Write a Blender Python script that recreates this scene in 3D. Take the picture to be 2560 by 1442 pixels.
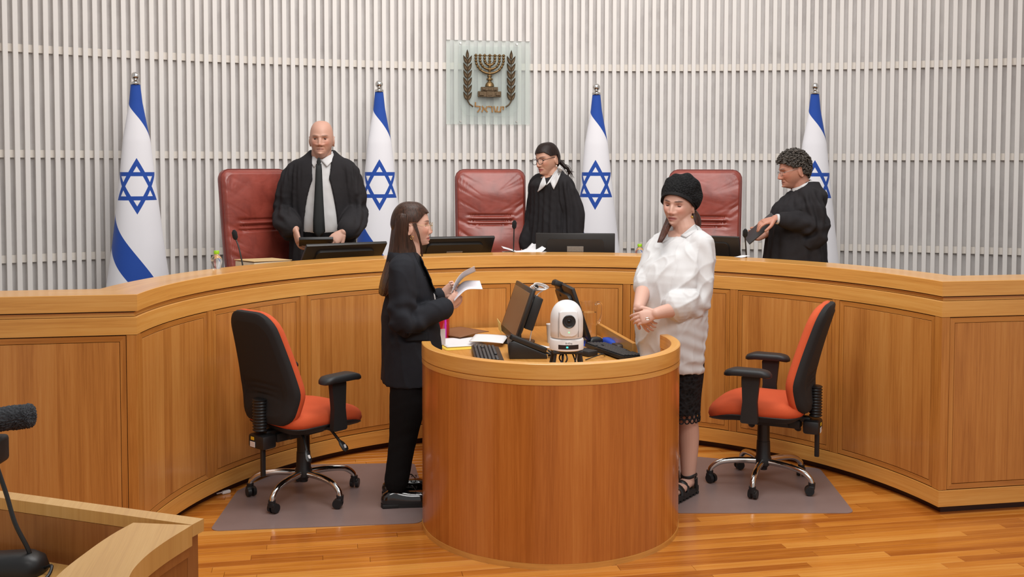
import bpy, bmesh, math, random
import numpy as np
from mathutils import Matrix, Vector, Quaternion
random.seed(7); rng = np.random.default_rng(7)
for o in list(bpy.data.objects): bpy.data.objects.remove(o, do_unlink=True)
SC = bpy.context.scene
COL = SC.collection
pi = math.pi

# ------------------------------------------------------------------ camera
F_PX, PY, PITCH, ROLL, YAW = 2580.3, 532.8, 0.04493, 0.00191, 0.18365
CAM = np.array([-1.1508, 0.0, 1.8])
cy_, sy_ = math.cos(YAW), math.sin(YAW)
fwd = np.array([sy_*math.cos(PITCH), cy_*math.cos(PITCH), -math.sin(PITCH)])
rgt = np.array([cy_, -sy_, 0.0]); upv = np.cross(rgt, fwd)
r2 = math.cos(ROLL)*rgt + math.sin(ROLL)*upv
u2 = -math.sin(ROLL)*rgt + math.cos(ROLL)*upv
cd = bpy.data.cameras.new('camera'); cam = bpy.data.objects.new('camera', cd); COL.objects.link(cam)
cd.sensor_fit = 'HORIZONTAL'; cd.sensor_width = 36.0; cd.lens = F_PX/2560*36.0
cd.shift_x = 0.0; cd.shift_y = -(721-PY)/2560; cd.clip_start = 0.05; cd.clip_end = 100
cam.matrix_world = Matrix(((r2[0], u2[0], -fwd[0], CAM[0]), (r2[1], u2[1], -fwd[1], CAM[1]),
                           (r2[2], u2[2], -fwd[2], CAM[2]), (0, 0, 0, 1)))
SC.camera = cam

# ------------------------------------------------------------------ light and exposure
SC.view_settings.view_transform = 'Standard'; SC.view_settings.look = 'None'
SC.view_settings.exposure = 0.15; SC.view_settings.gamma = 1.0
SC.view_settings.use_curve_mapping = False
W = bpy.data.worlds.new('room_air'); SC.world = W; W.use_nodes = True
W.node_tree.nodes['Background'].inputs[0].default_value = (1.0, 0.98, 0.965, 1)
W.node_tree.nodes['Background'].inputs[1].default_value = 0.44
def area(name, loc, target, sx, sy, power, col=(1, 0.975, 0.95), spread=180):
    l = bpy.data.lights.new(name, 'AREA'); l.shape = 'RECTANGLE'; l.size = sx; l.size_y = sy
    l.energy = power; l.color = col; l.spread = math.radians(spread)
    o = bpy.data.objects.new(name, l); COL.objects.link(o); o.location = loc
    d = Vector(target)-Vector(loc); o.rotation_euler = d.to_track_quat('-Z', 'Y').to_euler()
    return o
area('ceiling_light_front', (0.3, 1.2, 4.4), (0.2, 7.4, 1.5), 3.6, 1.6, 50, spread=110)
area('ceiling_light_bench', (0.2, 6.2, 5.3), (0.2, 7.3, 0.5), 5.0, 1.6, 80)
area('ceiling_light_centre', (0.1, 4.3, 4.7), (0.05, 6.2, 0.6), 2.4, 1.2, 88)

# ------------------------------------------------------------------ node / material helpers
def lin(c):
    return tuple(((v/255.0)/12.92 if v/255.0 <= 0.04045 else ((v/255.0+0.055)/1.055)**2.4) for v in c)
class NT:
    def __init__(s, name):
        s.m = bpy.data.materials.new(name); s.m.use_nodes = True; s.t = s.m.node_tree
        s.b = s.t.nodes['Principled BSDF']; s.out = s.t.nodes['Material Output']
    def n(s, kind, **kw):
        x = s.t.nodes.new(kind)
        for k, v in kw.items(): setattr(x, k, v)
        return x
    def l(s, a, b): s.t.links.new(a, b)
    def set(s, **kw):
        for k, v in kw.items():
            k = k.replace('_', ' '); s.b.inputs[k].default_value = v if not (isinstance(v, tuple) and len(v) == 3) else (*v, 1)
    def math(s, op, a, b=None, c=None, clamp=False):
        x = s.n('ShaderNodeMath', operation=op, use_clamp=clamp)
        for i, v in enumerate((a, b, c)):
            if v is None: continue
            if isinstance(v, (int, float)): x.inputs[i].default_value = v
            else: s.l(v, x.inputs[i])
        return x.outputs[0]
    def mix(s, fac, a, b, blend='MIX'):
        x = s.n('ShaderNodeMix', data_type='RGBA', blend_type=blend)
        for sock, v in ((x.inputs[0], fac), (x.inputs[6], a), (x.inputs[7], b)):
            if isinstance(v, (int, float)): sock.default_value = v
            elif isinstance(v, tuple): sock.default_value = (*v[:3], 1)
            else: s.l(v, sock)
        return x.outputs[2]
    def noise(s, vec, scale, detail=4, rough=0.55, dist=0.0):
        x = s.n('ShaderNodeTexNoise'); x.inputs['Scale'].default_value = scale
        x.inputs['Detail'].default_value = detail; x.inputs['Roughness'].default_value = rough
        x.inputs['Distortion'].default_value = dist
        if vec is not None: s.l(vec, x.inputs['Vector'])
        return x.outputs['Fac']
    def mapping(s, vec, scale=(1, 1, 1), loc=(0, 0, 0), rot=(0, 0, 0)):
        x = s.n('ShaderNodeMapping'); x.inputs['Scale'].default_value = scale
        x.inputs['Location'].default_value = loc; x.inputs['Rotation'].default_value = rot
        s.l(vec, x.inputs['Vector']); return x.outputs[0]
    def coord(s, kind='Object'): return s.n('ShaderNodeTexCoord').outputs[kind]
    def ramp(s, fac, stops):
        x = s.n('ShaderNodeValToRGB'); e = x.color_ramp.elements
        while len(e) > len(stops): e.remove(e[-1])
        while len(e) < len(stops): e.new(0.5)
        for i, (p, c) in enumerate(stops): e[i].position = p; e[i].color = (*c[:3], 1)
        s.l(fac, x.inputs[0]); return x.outputs[0]
    def bump(s, h, strength=0.3, dist=0.01):
        x = s.n('ShaderNodeBump'); x.inputs['Strength'].default_value = strength; x.inputs['Distance'].default_value = dist
        s.l(h, x.inputs['Height']); s.l(x.outputs[0], s.b.inputs['Normal'])
MATS = {}
def plain(name, col, rough=0.5, metal=0.0, var=0.06, vscale=30, bump=0.0, bscale=200, **kw):
    """simple procedural material: base colour with a faint noise variation"""
    if name in MATS: return MATS[name]
    t = NT(name); c = lin(col) if max(col) > 1.0 else col
    co = t.coord()
    nz = t.noise(co, vscale, 4)
    a = tuple(min(1, v*(1+var)) for v in c); b = tuple(v*(1-var) for v in c)
    t.l(t.mix(nz, b, a), t.b.inputs['Base Color'])
    t.set(Roughness=rough, Metallic=metal)
    for k, v in kw.items(): t.set(**{k: v})
    if bump: t.bump(t.noise(co, bscale, 3), bump, 0.002)
    MATS[name] = t.m; return t.m
def wood(name, c_lo, c_mid, c_hi, space='UV', grain='v', strip=0.0, rough=0.32, rand=0.0, fine=1.0, coat=0.25):
    """veneer: grain 'v' runs along v/z, 'u' along u/x.  strip = width of veneer leaves"""
    t = NT(name); co = t.coord(space)
    oi = t.n('ShaderNodeObjectInfo')
    sp = t.n('ShaderNodeSeparateXYZ'); t.l(co, sp.inputs[0])
    if space == 'UV': across, along = (sp.outputs[0], sp.outputs[1]) if grain == 'v' else (sp.outputs[1], sp.outputs[0])
    else:
        along = {'x': sp.outputs[0], 'y': sp.outputs[1], 'z': sp.outputs[2], 'v': sp.outputs[2], 'u': sp.outputs[0]}[grain]
        across = {'x': sp.outputs[1], 'y': sp.outputs[0], 'z': sp.outputs[0], 'v': sp.outputs[0], 'u': sp.outputs[2]}[grain]
    cb = t.n('ShaderNodeCombineXYZ'); t.l(across, cb.inputs[0]); t.l(along, cb.inputs[1])
    off = t.math('MULTIPLY', oi.outputs['Random'], 37.0)
    if space == 'Object':
        third = {'x': sp.outputs[2], 'y': sp.outputs[2], 'z': sp.outputs[1], 'v': sp.outputs[1], 'u': sp.outputs[1]}[grain]
        off = t.math('ADD', off, third)
    t.l(off, cb.inputs[2]); v = cb.outputs[0]
    big = t.noise(t.mapping(v, (9, 0.7, 1)), 1.0, 3, 0.5, 0.4)
    med = t.noise(t.mapping(v, (70*fine, 1.6, 1)), 1.0, 4, 0.6, 0.6)
    fin = t.noise(t.mapping(v, (420*fine, 9, 1)), 1.0, 2, 0.5)
    f = t.math('ADD', t.math('MULTIPLY', big, 0.38), t.math('ADD', t.math('MULTIPLY', med, 0.42), t.math('MULTIPLY', fin, 0.2)))
    if strip:
        ph = t.math('FLOOR', t.math('DIVIDE', t.math('ADD', across, t.math('MULTIPLY', oi.outputs['Random'], 0.3)), strip))
        wn = t.n('ShaderNodeTexWhiteNoise', noise_dimensions='1D'); t.l(ph, wn.inputs['W'])
        f = t.math('ADD', f, t.math('MULTIPLY', t.math('SUBTRACT', wn.outputs['Value'], 0.5), 0.16))
    if strip:
        q_ = t.math('FRACT', t.math('DIVIDE', t.math('ADD', across, t.math('MULTIPLY', oi.outputs['Random'], 0.3)), strip))
        ln = t.math('LESS_THAN', q_, 0.022); f = t.math('SUBTRACT', f, t.math('MULTIPLY', ln, t.math('MULTIPLY', wn.outputs['Value'], 0.16)))
    if rand: f = t.math('ADD', f, t.math('MULTIPLY', t.math('SUBTRACT', oi.outputs['Random'], 0.5), rand))
    col = t.ramp(f, [(0.30, lin(c_lo)), (0.50, lin(c_mid)), (0.70, lin(c_hi))])
    t.l(col, t.b.inputs['Base Color'])
    t.set(Roughness=rough, Coat_Weight=coat, Coat_Roughness=0.12)
    t.bump(t.math('ADD', t.math('MULTIPLY', fin, 0.5), med), 0.06, 0.002)
    MATS[name] = t.m; return t.m

# ------------------------------------------------------------------ mesh helpers
def tag(o, label=None, cat=None, group=None, kind=None):
    if label: o['label'] = label
    if cat: o['category'] = cat
    if group: o['group'] = group
    if kind: o['kind'] = kind
    return o
def empty(name, loc=(0, 0, 0), rz=0.0, label=None, cat=None, group=None):
    o = bpy.data.objects.new(name, None); COL.objects.link(o); o.location = loc; o.rotation_euler = (0, 0, rz)
    o.empty_display_size = 0.1
    return tag(o, label, cat, group)
def link(name, me, mat=None, parent=None):
    o = bpy.data.objects.new(name, me); COL.objects.link(o)
    if mat is not None and not me.materials:
        for m in (mat if isinstance(mat, (list, tuple)) else [mat]): me.materials.append(m)
    if parent is not None: o.parent = parent
    return o
def from_np(name, V, Fc, uv=None, smooth=True):
    me = bpy.data.meshes.new(name); me.from_pydata([tuple(map(float, v)) for v in V], [], [tuple(map(int, f)) for f in Fc])
    if smooth: me.polygons.foreach_set('use_smooth', [True]*len(me.polygons))
    if uv is not None:
        l = me.uv_layers.new(name='UVMap'); idx = np.zeros(len(me.loops), dtype=np.int32); me.loops.foreach_get('vertex_index', idx)
        l.data.foreach_set('uv', np.asarray(uv, dtype=np.float32)[idx].ravel())
    me.update(); return me
def auto_smooth(me, ang=35):
    """sharp edges above the angle"""
    bm = bmesh.new(); bm.from_mesh(me)
    for e in bm.edges:
        e.smooth = len(e.link_faces) == 2 and e.calc_face_angle(0) < math.radians(ang)
    for f in bm.faces: f.smooth = True
    bm.to_mesh(me); bm.free(); me.update()
class MB:
    """collects shapes into one mesh"""
    def __init__(s): s.bm = bmesh.new()
    def _add(s, bm2, M=None):
        me = bpy.data.meshes.new('tmp'); 
        if M is not None: bmesh.ops.transform(bm2, matrix=M, verts=bm2.verts)
        bm2.to_mesh(me); bm2.free(); s.bm.from_mesh(me); bpy.data.meshes.remove(me); return s
    def box(s, c, size, r=0.0, seg=2, rot=None):
        b = bmesh.new(); bmesh.ops.create_cube(b, size=1.0)
        bmesh.ops.scale(b, vec=size, verts=b.verts)
        if r > 0: bmesh.ops.bevel(b, geom=b.edges[:], offset=min(r, min(size)*0.49), segments=seg, profile=0.5, affect='EDGES')
        M = Matrix.Translation(c)
        if rot is not None: M = M @ (rot if isinstance(rot, Matrix) else Matrix.Rotation(rot[0], 4, 'X') if False else eul(rot))
        return s._add(b, M)
    def cyl(s, a, b_, r0, r1=None, n=20, caps=True):
        return s.tube([a, b_], [r0, r0 if r1 is None else r1], n, caps)
    def tube(s, pts, rad, n=12, caps=True, ell=None, closed=False, up=None):
        """swept tube; rad: float / list ; ell: list of (rx, ry) factors"""
        pts = [Vector(p) for p in pts]; k = len(pts)
        if isinstance(rad, (int, float)): rad = [rad]*k
        T = []
        for i in range(k):
            if closed: t = pts[(i+1) % k]-pts[i-1]
            else: t = (pts[min(i+1, k-1)]-pts[max(i-1, 0)])
            T.append(t.normalized() if t.length > 1e-9 else Vector((0, 0, 1)))
        u = Vector(up) if up is not None else (Vector((0, 0, 1)) if abs(T[0].z) < 0.9 else Vector((0, 1, 0)))
        b = s.bm; rings = []
        for i in range(k):
            x = u - T[i]*u.dot(T[i]); x.normalize(); u = x; y = T[i].cross(x)
            ex, ey = (ell[i] if ell else (1, 1))
            rings.append([b.verts.new(pts[i]+(x*math.cos(a)*ex+y*math.sin(a)*ey)*rad[i]) for a in [2*pi*j/n for j in range(n)]])
        for i in range(k if closed else k-1):
            A, B = rings[i], rings[(i+1) % k]
            for j in range(n): b.faces.new((A[j], A[(j+1) % n], B[(j+1) % n], B[j]))
        if caps and not closed:
            b.faces.new(list(reversed(rings[0]))); b.faces.new(rings[-1])
        return s
    def lathe(s, prof, c=(0, 0, 0), n=28, M=None, caps=True):
        """prof: list of (r, z)"""
        b = bmesh.new(); rings = []
        for r, z in prof:
            rings.append([b.verts.new((max(r, 1e-5)*math.cos(2*pi*j/n), max(r, 1e-5)*math.sin(2*pi*j/n), z)) for j in range(n)])
        for A, B in zip(rings, rings[1:]):
            for j in range(n): b.faces.new((A[j], A[(j+1) % n], B[(j+1) % n], B[j]))
        if caps: b.faces.new(list(reversed(rings[0]))); b.faces.new(rings[-1])
        MM = Matrix.Translation(c)
        if M is not None: MM = MM @ M
        return s._add(b, MM)
    def prism(s, poly, z0, z1, M=None, r=0.0):
        """poly: 2D outline (ccw) in xy, extruded along z"""
        b = bmesh.new()
        lo = [b.verts.new((x, y, z0)) for x, y in poly]; hi = [b.verts.new((x, y, z1)) for x, y in poly]; n = len(poly)
        b.faces.new(list(reversed(lo))); b.faces.new(hi)
        for i in range(n): b.faces.new((lo[i], lo[(i+1) % n], hi[(i+1) % n], hi[i]))
        if r > 0: bmesh.ops.bevel(b, geom=b.edges[:], offset=r, segments=2, profile=0.5, affect='EDGES', clamp_overlap=True)
        bmesh.ops.recalc_face_normals(b, faces=b.faces)
        return s._add(b, M)
    def loft(s, rings, caps=True, closed_ring=True):
        b = s.bm; R = [[b.verts.new(tuple(map(float, p))) for p in ring] for ring in rings]; n = len(R[0])
        for A, B in zip(R, R[1:]):
            for j in range(n if closed_ring else n-1): b.faces.new((A[j], A[(j+1) % n], B[(j+1) % n], B[j]))
        if caps and closed_ring: b.faces.new(list(reversed(R[0]))); b.faces.new(R[-1])
        return s
    def sphere(s, c, r, n=20, m=14, scale=(1, 1, 1), M=None):
        b = bmesh.new(); bmesh.ops.create_uvsphere(b, u_segments=n, v_segments=m, radius=r)
        bmesh.ops.scale(b, vec=scale, verts=b.verts)
        MM = Matrix.Translation(c)
        if M is not None: MM = MM @ M
        return s._add(b, MM)
    def xform(s, M): bmesh.ops.transform(s.bm, matrix=M, verts=s.bm.verts); return s
    def mesh(s, name, ang=35):
        bmesh.ops.recalc_face_normals(s.bm, faces=s.bm.faces)
        me = bpy.data.meshes.new(name); s.bm.to_mesh(me); s.bm.free(); auto_smooth(me, ang); return me
    def obj(s, name, mat, parent=None, ang=35): return link(name, s.mesh(name, ang), mat, parent)
def eul(r):
    return Matrix.Rotation(r[2], 4, 'Z') @ Matrix.Rotation(r[1], 4, 'Y') @ Matrix.Rotation(r[0], 4, 'X')
def catmull(pts, n=8, closed=False):
    P = [np.array(p, float) for p in pts]; out = []; k = len(P)
    for i in range(k if closed else k-1):
        if closed: a, b, c, d = P[i-1], P[i], P[(i+1) % k], P[(i+2) % k]
        else:
            b, c = P[i], P[i+1]; a = P[i-1] if i > 0 else 2*b-c; d = P[i+2] if i+2 < k else 2*c-b
        for j in range(n):
            t = j/n; out.append(0.5*((2*b)+(-a+c)*t+(2*a-5*b+4*c-d)*t*t+(-a+3*b-3*c+d)*t**3))
    if not closed: out.append(P[-1])
    return out
def copy_tree(o, parent=None):
    c = o.copy(); COL.objects.link(c)
    if parent is not None: c.parent = parent
    for ch in list(o.children): copy_tree(ch, c)
    return c
# ------------------------------------------------------------------ materials
W_PANEL = wood('oak_veneer_vertical', (160, 98, 42), (194, 129, 62), (210, 150, 80), 'UV', 'v', strip=0.085, rough=0.30)
W_BAND = wood('oak_veneer_horizontal', (188, 124, 54), (216, 155, 76), (230, 176, 98), 'UV', 'u', rough=0.28)
W_DRUM = wood('cherry_veneer_vertical', (162, 90, 32), (190, 114, 48), (204, 132, 62), 'UV', 'v', strip=0.085, rough=0.26)
W_STILE = wood('oak_stile', (146, 88, 36), (188, 122, 54), (206, 146, 74), 'UV', 'v', rough=0.30)
W_FLOOR = wood('floor_plank_wood', (164, 90, 30), (204, 128, 48), (224, 158, 76), 'Object', 'x', rough=0.22, rand=0.30, coat=0.4)
W_PALE = wood('pale_maple_top', (196, 142, 76), (214, 164, 92), (226, 180, 112), 'Object', 'y', rough=0.35)
M_DARK = plain('dark_joint', (38, 20, 10), 0.8)
M_KICK = plain('dark_plinth', (52, 24, 14), 0.5)
M_SLAT = plain('white_painted_slat', (229, 224, 219), 0.55, var=0.02)
M_RAIL = plain('off_white_rail', (230, 223, 214), 0.6, var=0.04)
def stone():
    t = NT('grey_white_marble'); co = t.coord()
    a = t.noise(co, 1.3, 6, 0.6, 1.2); b = t.noise(t.mapping(co, (1, 1, 0.5)), 9.0, 5, 0.6, 0.5)
    f = t.math('ADD', t.math('MULTIPLY', a, 0.6), t.math('MULTIPLY', b, 0.4))
    t.l(t.ramp(f, [(0.30, lin((196, 191, 189))), (0.48, lin((222, 218, 216))), (0.62, lin((232, 229, 227)))]), t.b.inputs['Base Color'])
    t.set(Roughness=0.6); return t.m
M_STONE = stone()
M_CARPET = plain('dais_carpet', (96, 84, 78), 0.9, bump=0.4, bscale=300)
M_CEIL = plain('white_ceiling', (236, 232, 226), 0.8)

# ------------------------------------------------------------------ floor
fl = MB().box((0, 3.0, -0.045), (14, 14, 0.05)).obj('floor', plain('subfloor', (70, 40, 18), 0.7)); tag(fl, 'strip parquet floor of the courtroom', 'floor', kind='structure')
def to_px(P):
    d = np.asarray(P, float)-CAM; z = d@fwd
    return 1280+F_PX*(d@r2)/z, PY-F_PX*(d@u2)/z, z
PW = 0.060
plank_me = {}
for L in (0.7, 0.95, 1.2, 1.5):
    m = MB().box((0, 0, -0.010), (L-0.0012, PW-0.0012, 0.020), 0.0008, 1)
    plank_me[L] = m.mesh('plank', 30); plank_me[L].materials.append(W_FLOOR)
cand = []
YBc, RB, HB = 4.696, 1.988, 1.216
r_ = random.Random(3)
for i in range(int(9.0/PW)):
    y = -1.9 + i*PW; x = -5.0 + r_.random()*-0.9
    while x < 5.0:
        L = r_.choice((0.7, 0.95, 1.2, 1.5)); cx = x+L/2
        px, py, z = to_px((cx, y, 0)) if y > 0.8 else (9e9, 0, 1)
        vis = z > 0 and -260 < px < 2820 and py < 1475 and (math.hypot(cx, y-YBc) < RB+0.35 or y < 4.95) and y < 6.75 and (abs(cx) < 2.3 or y < 4.95)
        hid = math.hypot(cx, y-5.06) < 0.45 and y > 4.75
        cand.append((vis and not hid, z, cx, y, L)); x += L
near = sorted([c for c in cand if c[0]], key=lambda c: -c[4]/c[1]**2)[:300]
keep = set(id(c) for c in near)
for c in near:
    o = link('plank', plank_me[c[4]], None, fl); o.location = (c[2], c[3], 0)
rest = MB()
for c in cand:
    if id(c) not in keep and not (c[3] > 4.95 and abs(c[2]) > 2.6): rest.box((c[2], c[3], -0.010), (c[4]-0.0012, PW-0.0012, 0.020))
ro = rest.obj('more_planks', W_FLOOR, fl); ro['kind'] = 'stuff'

# ------------------------------------------------------------------ judges' platform, wall of slats, ceiling
WY, WR, DTH, TH0 = 0.693, 8.162, 0.0084435, -0.43192
def arc_slab(cx, cy, R0, R1, a0, a1, z0, z1, n=40, bev=0.0):
    """curved slab between radii R0 < R1; angle measured from +y towards +x; u = mean arc length"""
    prof = [(R0, z0), (R1, z0), (R1, z1), (R0, z1)]
    if bev: prof = [(R0, z0+bev), (R0+bev, z0), (R1-bev, z0), (R1, z0+bev), (R1, z1-bev), (R1-bev, z1), (R0+bev, z1), (R0, z1-bev)]
    k = len(prof); V = []; U = []; Fc = []
    per = np.cumsum([0]+[math.dist(prof[i], prof[(i+1) % k]) for i in range(k)])
    for i in range(n+1):
        a = a0+(a1-a0)*i/n
        for j in range(k+1):
            R, z = prof[j % k]; V.append((cx+R*math.sin(a), cy+R*math.cos(a), z)); U.append((a*min(R0, R1), z if abs(prof[j % k][0]-prof[(j-1) % k][0]) < 1e-6 or j == 0 else z+(R-R0)))
    for i in range(n):
        for j in range(k):
            A = i*(k+1)+j; B = A+k+1; Fc.append((A, B, B+1, A+1))
    base = len(V)
    for i in (0, n):
        for j in range(k): V.append(V[i*(k+1)+j]); U.append((V[-1][0]+V[-1][1], V[-1][2]))
    Fc.append(tuple(range(base, base+k))); Fc.append(tuple(reversed(range(base+k, base+2*k))))
    return V, Fc, U
def slab_obj(name, mat, parent, *a, **kw):
    V, Fc, U = arc_slab(*a, **kw); me = from_np(name, V, Fc, U)
    bm = bmesh.new(); bm.from_mesh(me); bmesh.ops.recalc_face_normals(bm, faces=bm.faces); bm.to_mesh(me); bm.free(); auto_smooth(me, 30)
    return link(name, me, mat, parent)
aw0, aw1 = TH0-20*DTH, TH0+142*DTH
wall = slab_obj('wall_back', M_STONE, None, 0, WY, WR+0.078, WR+0.25, aw0, aw1, 0.0, 4.6, n=120)
tag(wall, 'curved pale stone wall behind white vertical slats', 'wall', kind='structure')
ZD = 0.37
SW = DTH*WR*0.50
def slat_mesh(z0, z1, d): 
    me = MB().box((0, d/2, (z0+z1)/2), (SW, d, z1-z0), 0.0015, 1).mesh('slat'); me.materials.append(M_SLAT); return me
m_full, m_up, m_lo, m_back = slat_mesh(ZD, 4.5, 0.040), slat_mesh(2.885, 4.5, 0.040), slat_mesh(ZD, 2.165, 0.040), slat_mesh(2.165, 2.885, 0.010)
for k in range(-18, 141):
    th = TH0+DTH*(k+0.25)
    for me, dr in ((m_up, 0), (m_lo, 0), (m_back, 0.030)) if 50 <= k <= 60 else ((m_full, 0),):
        o = link('slat', me, None, wall); R = WR+dr
        o.location = (R*math.sin(th), WY+R*math.cos(th), 0); o.rotation_euler = (0, 0, -th)
for z in (3.445, 2.668, 1.890, 1.111):
    slab_obj('rail', M_RAIL, wall, 0, WY, WR+0.0405, WR+0.066, aw0+DTH, aw1-DTH, z-0.029, z+0.029, n=120)

# ------------------------------------------------------------------ judges' bench
YL, YR = 4.917, 4.783
def corner(o, s):   # angle where the arc of offset o meets the wing line of offset o
    return s*math.acos(((YL if s < 0 else YR)+o-YBc)/(RB+o))
XW0, XW1 = -4.3, 4.6
NA = 72
def bench_path(o):
    aL, aR = corner(o, -1), corner(o, 1); pts = []
    xl = (RB+o)*math.sin(aL); xr = (RB+o)*math.sin(aR)
    pts += [(XW0, YL+o), ((XW0+xl)/2, YL+o)]
    for i in range(NA+1):
        a = aL+(aR-aL)*i/NA; pts.append(((RB+o)*math.sin(a), YBc+(RB+o)*math.cos(a)))
    pts += [((XW1+xr)/2, YR+o), (XW1, YR+o)]
    return pts
base_u = [0]
_b = bench_path(0)
for p, q in zip(_b, _b[1:]): base_u.append(base_u[-1]+math.dist(p, q))
def sweep(name, prof, mat, parent, closed=True):
    """prof: (offset, z) list, swept along the bench plan with mitred corners"""
    paths = [bench_path(o) for o, z in prof]; k = len(prof); V = []; U = []; Fc = []
    per = [0]
    for i in range(k): per.append(per[-1]+math.dist(prof[i], prof[(i+1) % k]))
    n = len(_b); kk = k+1 if closed else k
    for i in range(n):
        for j in range(kk):
            x, y = paths[j % k][i]; V.append((x, y, prof[j % k][1])); U.append((base_u[i], per[j]))
    for i in range(n-1):
        for j in range(kk-1):
            A = i*kk+j; B = A+kk; Fc.append((A, B, B+1, A+1))
    me = from_np(name, V, Fc, U); bm = bmesh.new(); bm.from_mesh(me); bmesh.ops.recalc_face_normals(bm, faces=bm.faces); bm.to_mesh(me); bm.free()
    auto_smooth(me, 25); return link(name, me, mat, parent)
bench = empty('judges_bench', (0, 0, 0), 0, 'long curved oak judges bench with framed panels and two straight wings', 'bench')
sweep('top_slab', [(0.002, HB), (0.0, HB-0.002), (0.0, HB-0.077), (0.03, HB-0.079), (0.245, HB-0.079), (0.250, HB-0.074), (0.250, HB-0.002), (0.248, HB)], W_BAND, bench)
sweep('fillet', [(0.018, HB-0.084), (0.018, HB-0.102), (0.05, HB-0.102), (0.05, HB-0.084)], W_BAND, bench)
sweep('frieze', [(0.006, HB-0.1035), (0.004, HB-0.106), (0.004, HB-0.185), (0.05, HB-0.185), (0.05, HB-0.1035)], W_BAND, bench)
sweep('bottom_rail', [(0.005, 0.126), (0.004, 0.124), (0.004, 0.041), (0.05, 0.041), (0.05, 0.126)], W_BAND, bench)
sweep('plinth', [(0.045, 0.041), (0.045, 0.0), (0.10, 0.0), (0.10, 0.041)], M_KICK, bench)
sweep('carcass', [(0.024, HB-0.080), (0.024, 0.042), (0.20, 0.042), (0.20, HB-0.080)], M_DARK, bench)
sweep('desk_shelf', [(0.251, 1.06), (0.251, 1.03), (0.78, 1.03), (0.78, 1.06)], W_BAND, bench)
ZP0, ZP1 = 0.128, HB-0.187
def bench_pt(u, o, seg):
    """seg: 'L', 'A', 'R';  u = x on wings, angle on the arc"""
    if seg == 'A': return ((RB+o)*math.sin(u), YBc+(RB+o)*math.cos(u))
    return (u, (YL if seg == 'L' else YR)+o)
def face_slab(name, seg, u0, u1, z0, z1, of, ob, mat, parent, n=10):
    V = []; U = []; Fc = []
    sc = RB if seg == 'A' else 1.0
    n = n if seg == 'A' else 1
    e = 0.0015
    for i in range(n+1):
        u = u0+(u1-u0)*i/n
        for o, z in ((ob, z0), (of+e, z0), (of, z0+e), (of, z1-e), (of+e, z1), (ob, z1)):
            x, y = bench_pt(u, o, seg); V.append((x, y, z)); U.append((u*sc, z))
    for i in range(n):
        for j in range(5): A = i*6+j; Fc.append((A, A+1, A+7, A+6))
    Fc.append(tuple(range(5, -1, -1))); Fc.append(tuple(range(n*6, n*6+6)))
    me = from_np(name, V, Fc, U); auto_smooth(me, 25); return link(name, me, mat, parent)
def moulding(seg, u0, u1, z0, z1, w, of, ob, parent):
    """mitred frame around a panel"""
    sc = RB if seg == 'A' else 1.0; du = w/sc; V = []; U = []; Fc = []; n = 10 if seg == 'A' else 1
    def strip(pa, pb, pc, pd, horiz):   # outer a->b, inner d->c
        k0 = len(V); m = n if horiz else 1
        for i in range(m+1):
            t = i/m
            for (A, B, o) in ((pa, pb, ob), (pa, pb, of), (pd, pc, of+0.0015), (pd, pc, ob)):
                u = A[0]+(B[0]-A[0])*t; z = A[1]+(B[1]-A[1])*t; x, y = bench_pt(u, o, seg)
                V.append((x, y, z)); U.append((u*sc, z) if not horiz else (z, u*sc))
        for i in range(m):
            for j in range(3): A = k0+i*4+j; Fc.append((A, A+1, A+5, A+4))
    strip((u0, z1), (u1, z1), (u1-du, z1-w), (u0+du, z1-w), True)
    strip((u0, z0), (u1, z0), (u1-du, z0+w), (u0+du, z0+w), True)
    strip((u0, z0), (u0, z1), (u0+du, z1-w), (u0+du, z0+w), False)
    strip((u1, z0), (u1, z1), (u1-du, z1-w), (u1-du, z0+w), False)
    me = from_np('panel_moulding', V, Fc, U); bm = bmesh.new(); bm.from_mesh(me); bmesh.ops.recalc_face_normals(bm, faces=bm.faces); bm.to_mesh(me); bm.free(); auto_smooth(me, 20)
    return link('panel_moulding', me, W_STILE, parent)
def bay(seg, u0, u1):
    sc = RB if seg == 'A' else 1.0; g = 0.003/sc
    moulding(seg, u0+g, u1-g, ZP0+0.003, ZP1-0.003, 0.026, 0.006, 0.022, bench)
    w = 0.0285/sc
    face_slab('panel', seg, u0+w+g, u1-w-g, ZP0+0.0315, ZP1-0.0315, 0.008, 0.022, W_PANEL, bench)
st = [-60.4, -38.95, -17.9, 3.1, 24.5, 44.9, 64.75]   # stile centres on the arc, degrees
hw = 0.72
edges = []
aL, aR = math.degrees(corner(0.005, -1)), math.degrees(corner(0.005, 1))
lo = aL+1.6
face_slab('stile', 'A', math.radians(aL), math.radians(lo), ZP0, ZP1, 0.005, 0.022, W_STILE, bench, 2)
for s in st+[None]:
    hi = (s-hw) if s is not None else aR-1.6
    bay('A', math.radians(lo), math.radians(hi))
    if s is not None:
        face_slab('stile', 'A', math.radians(s-hw), math.radians(s+hw), ZP0, ZP1, 0.005, 0.022, W_STILE, bench, 3); lo = s+hw
face_slab('stile', 'A', math.radians(aR-1.6), math.radians(aR), ZP0, ZP1, 0.005, 0.022, W_STILE, bench, 2)
xl, xr = (RB+0.005)*math.sin(math.radians(aL)), (RB+0.005)*math.sin(math.radians(aR))
face_slab('stile', 'L', xl-0.045, xl, ZP0, ZP1, 0.005, 0.022, W_STILE, bench)
bay('L', xl-1.10, xl-0.045); face_slab('stile', 'L', xl-1.14, xl-1.10, ZP0, ZP1, 0.005, 0.022, W_STILE, bench); bay('L', XW0+0.02, xl-1.14)
face_slab('stile', 'R', xr, xr+0.045, ZP0, ZP1, 0.005, 0.022, W_STILE, bench)
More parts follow.
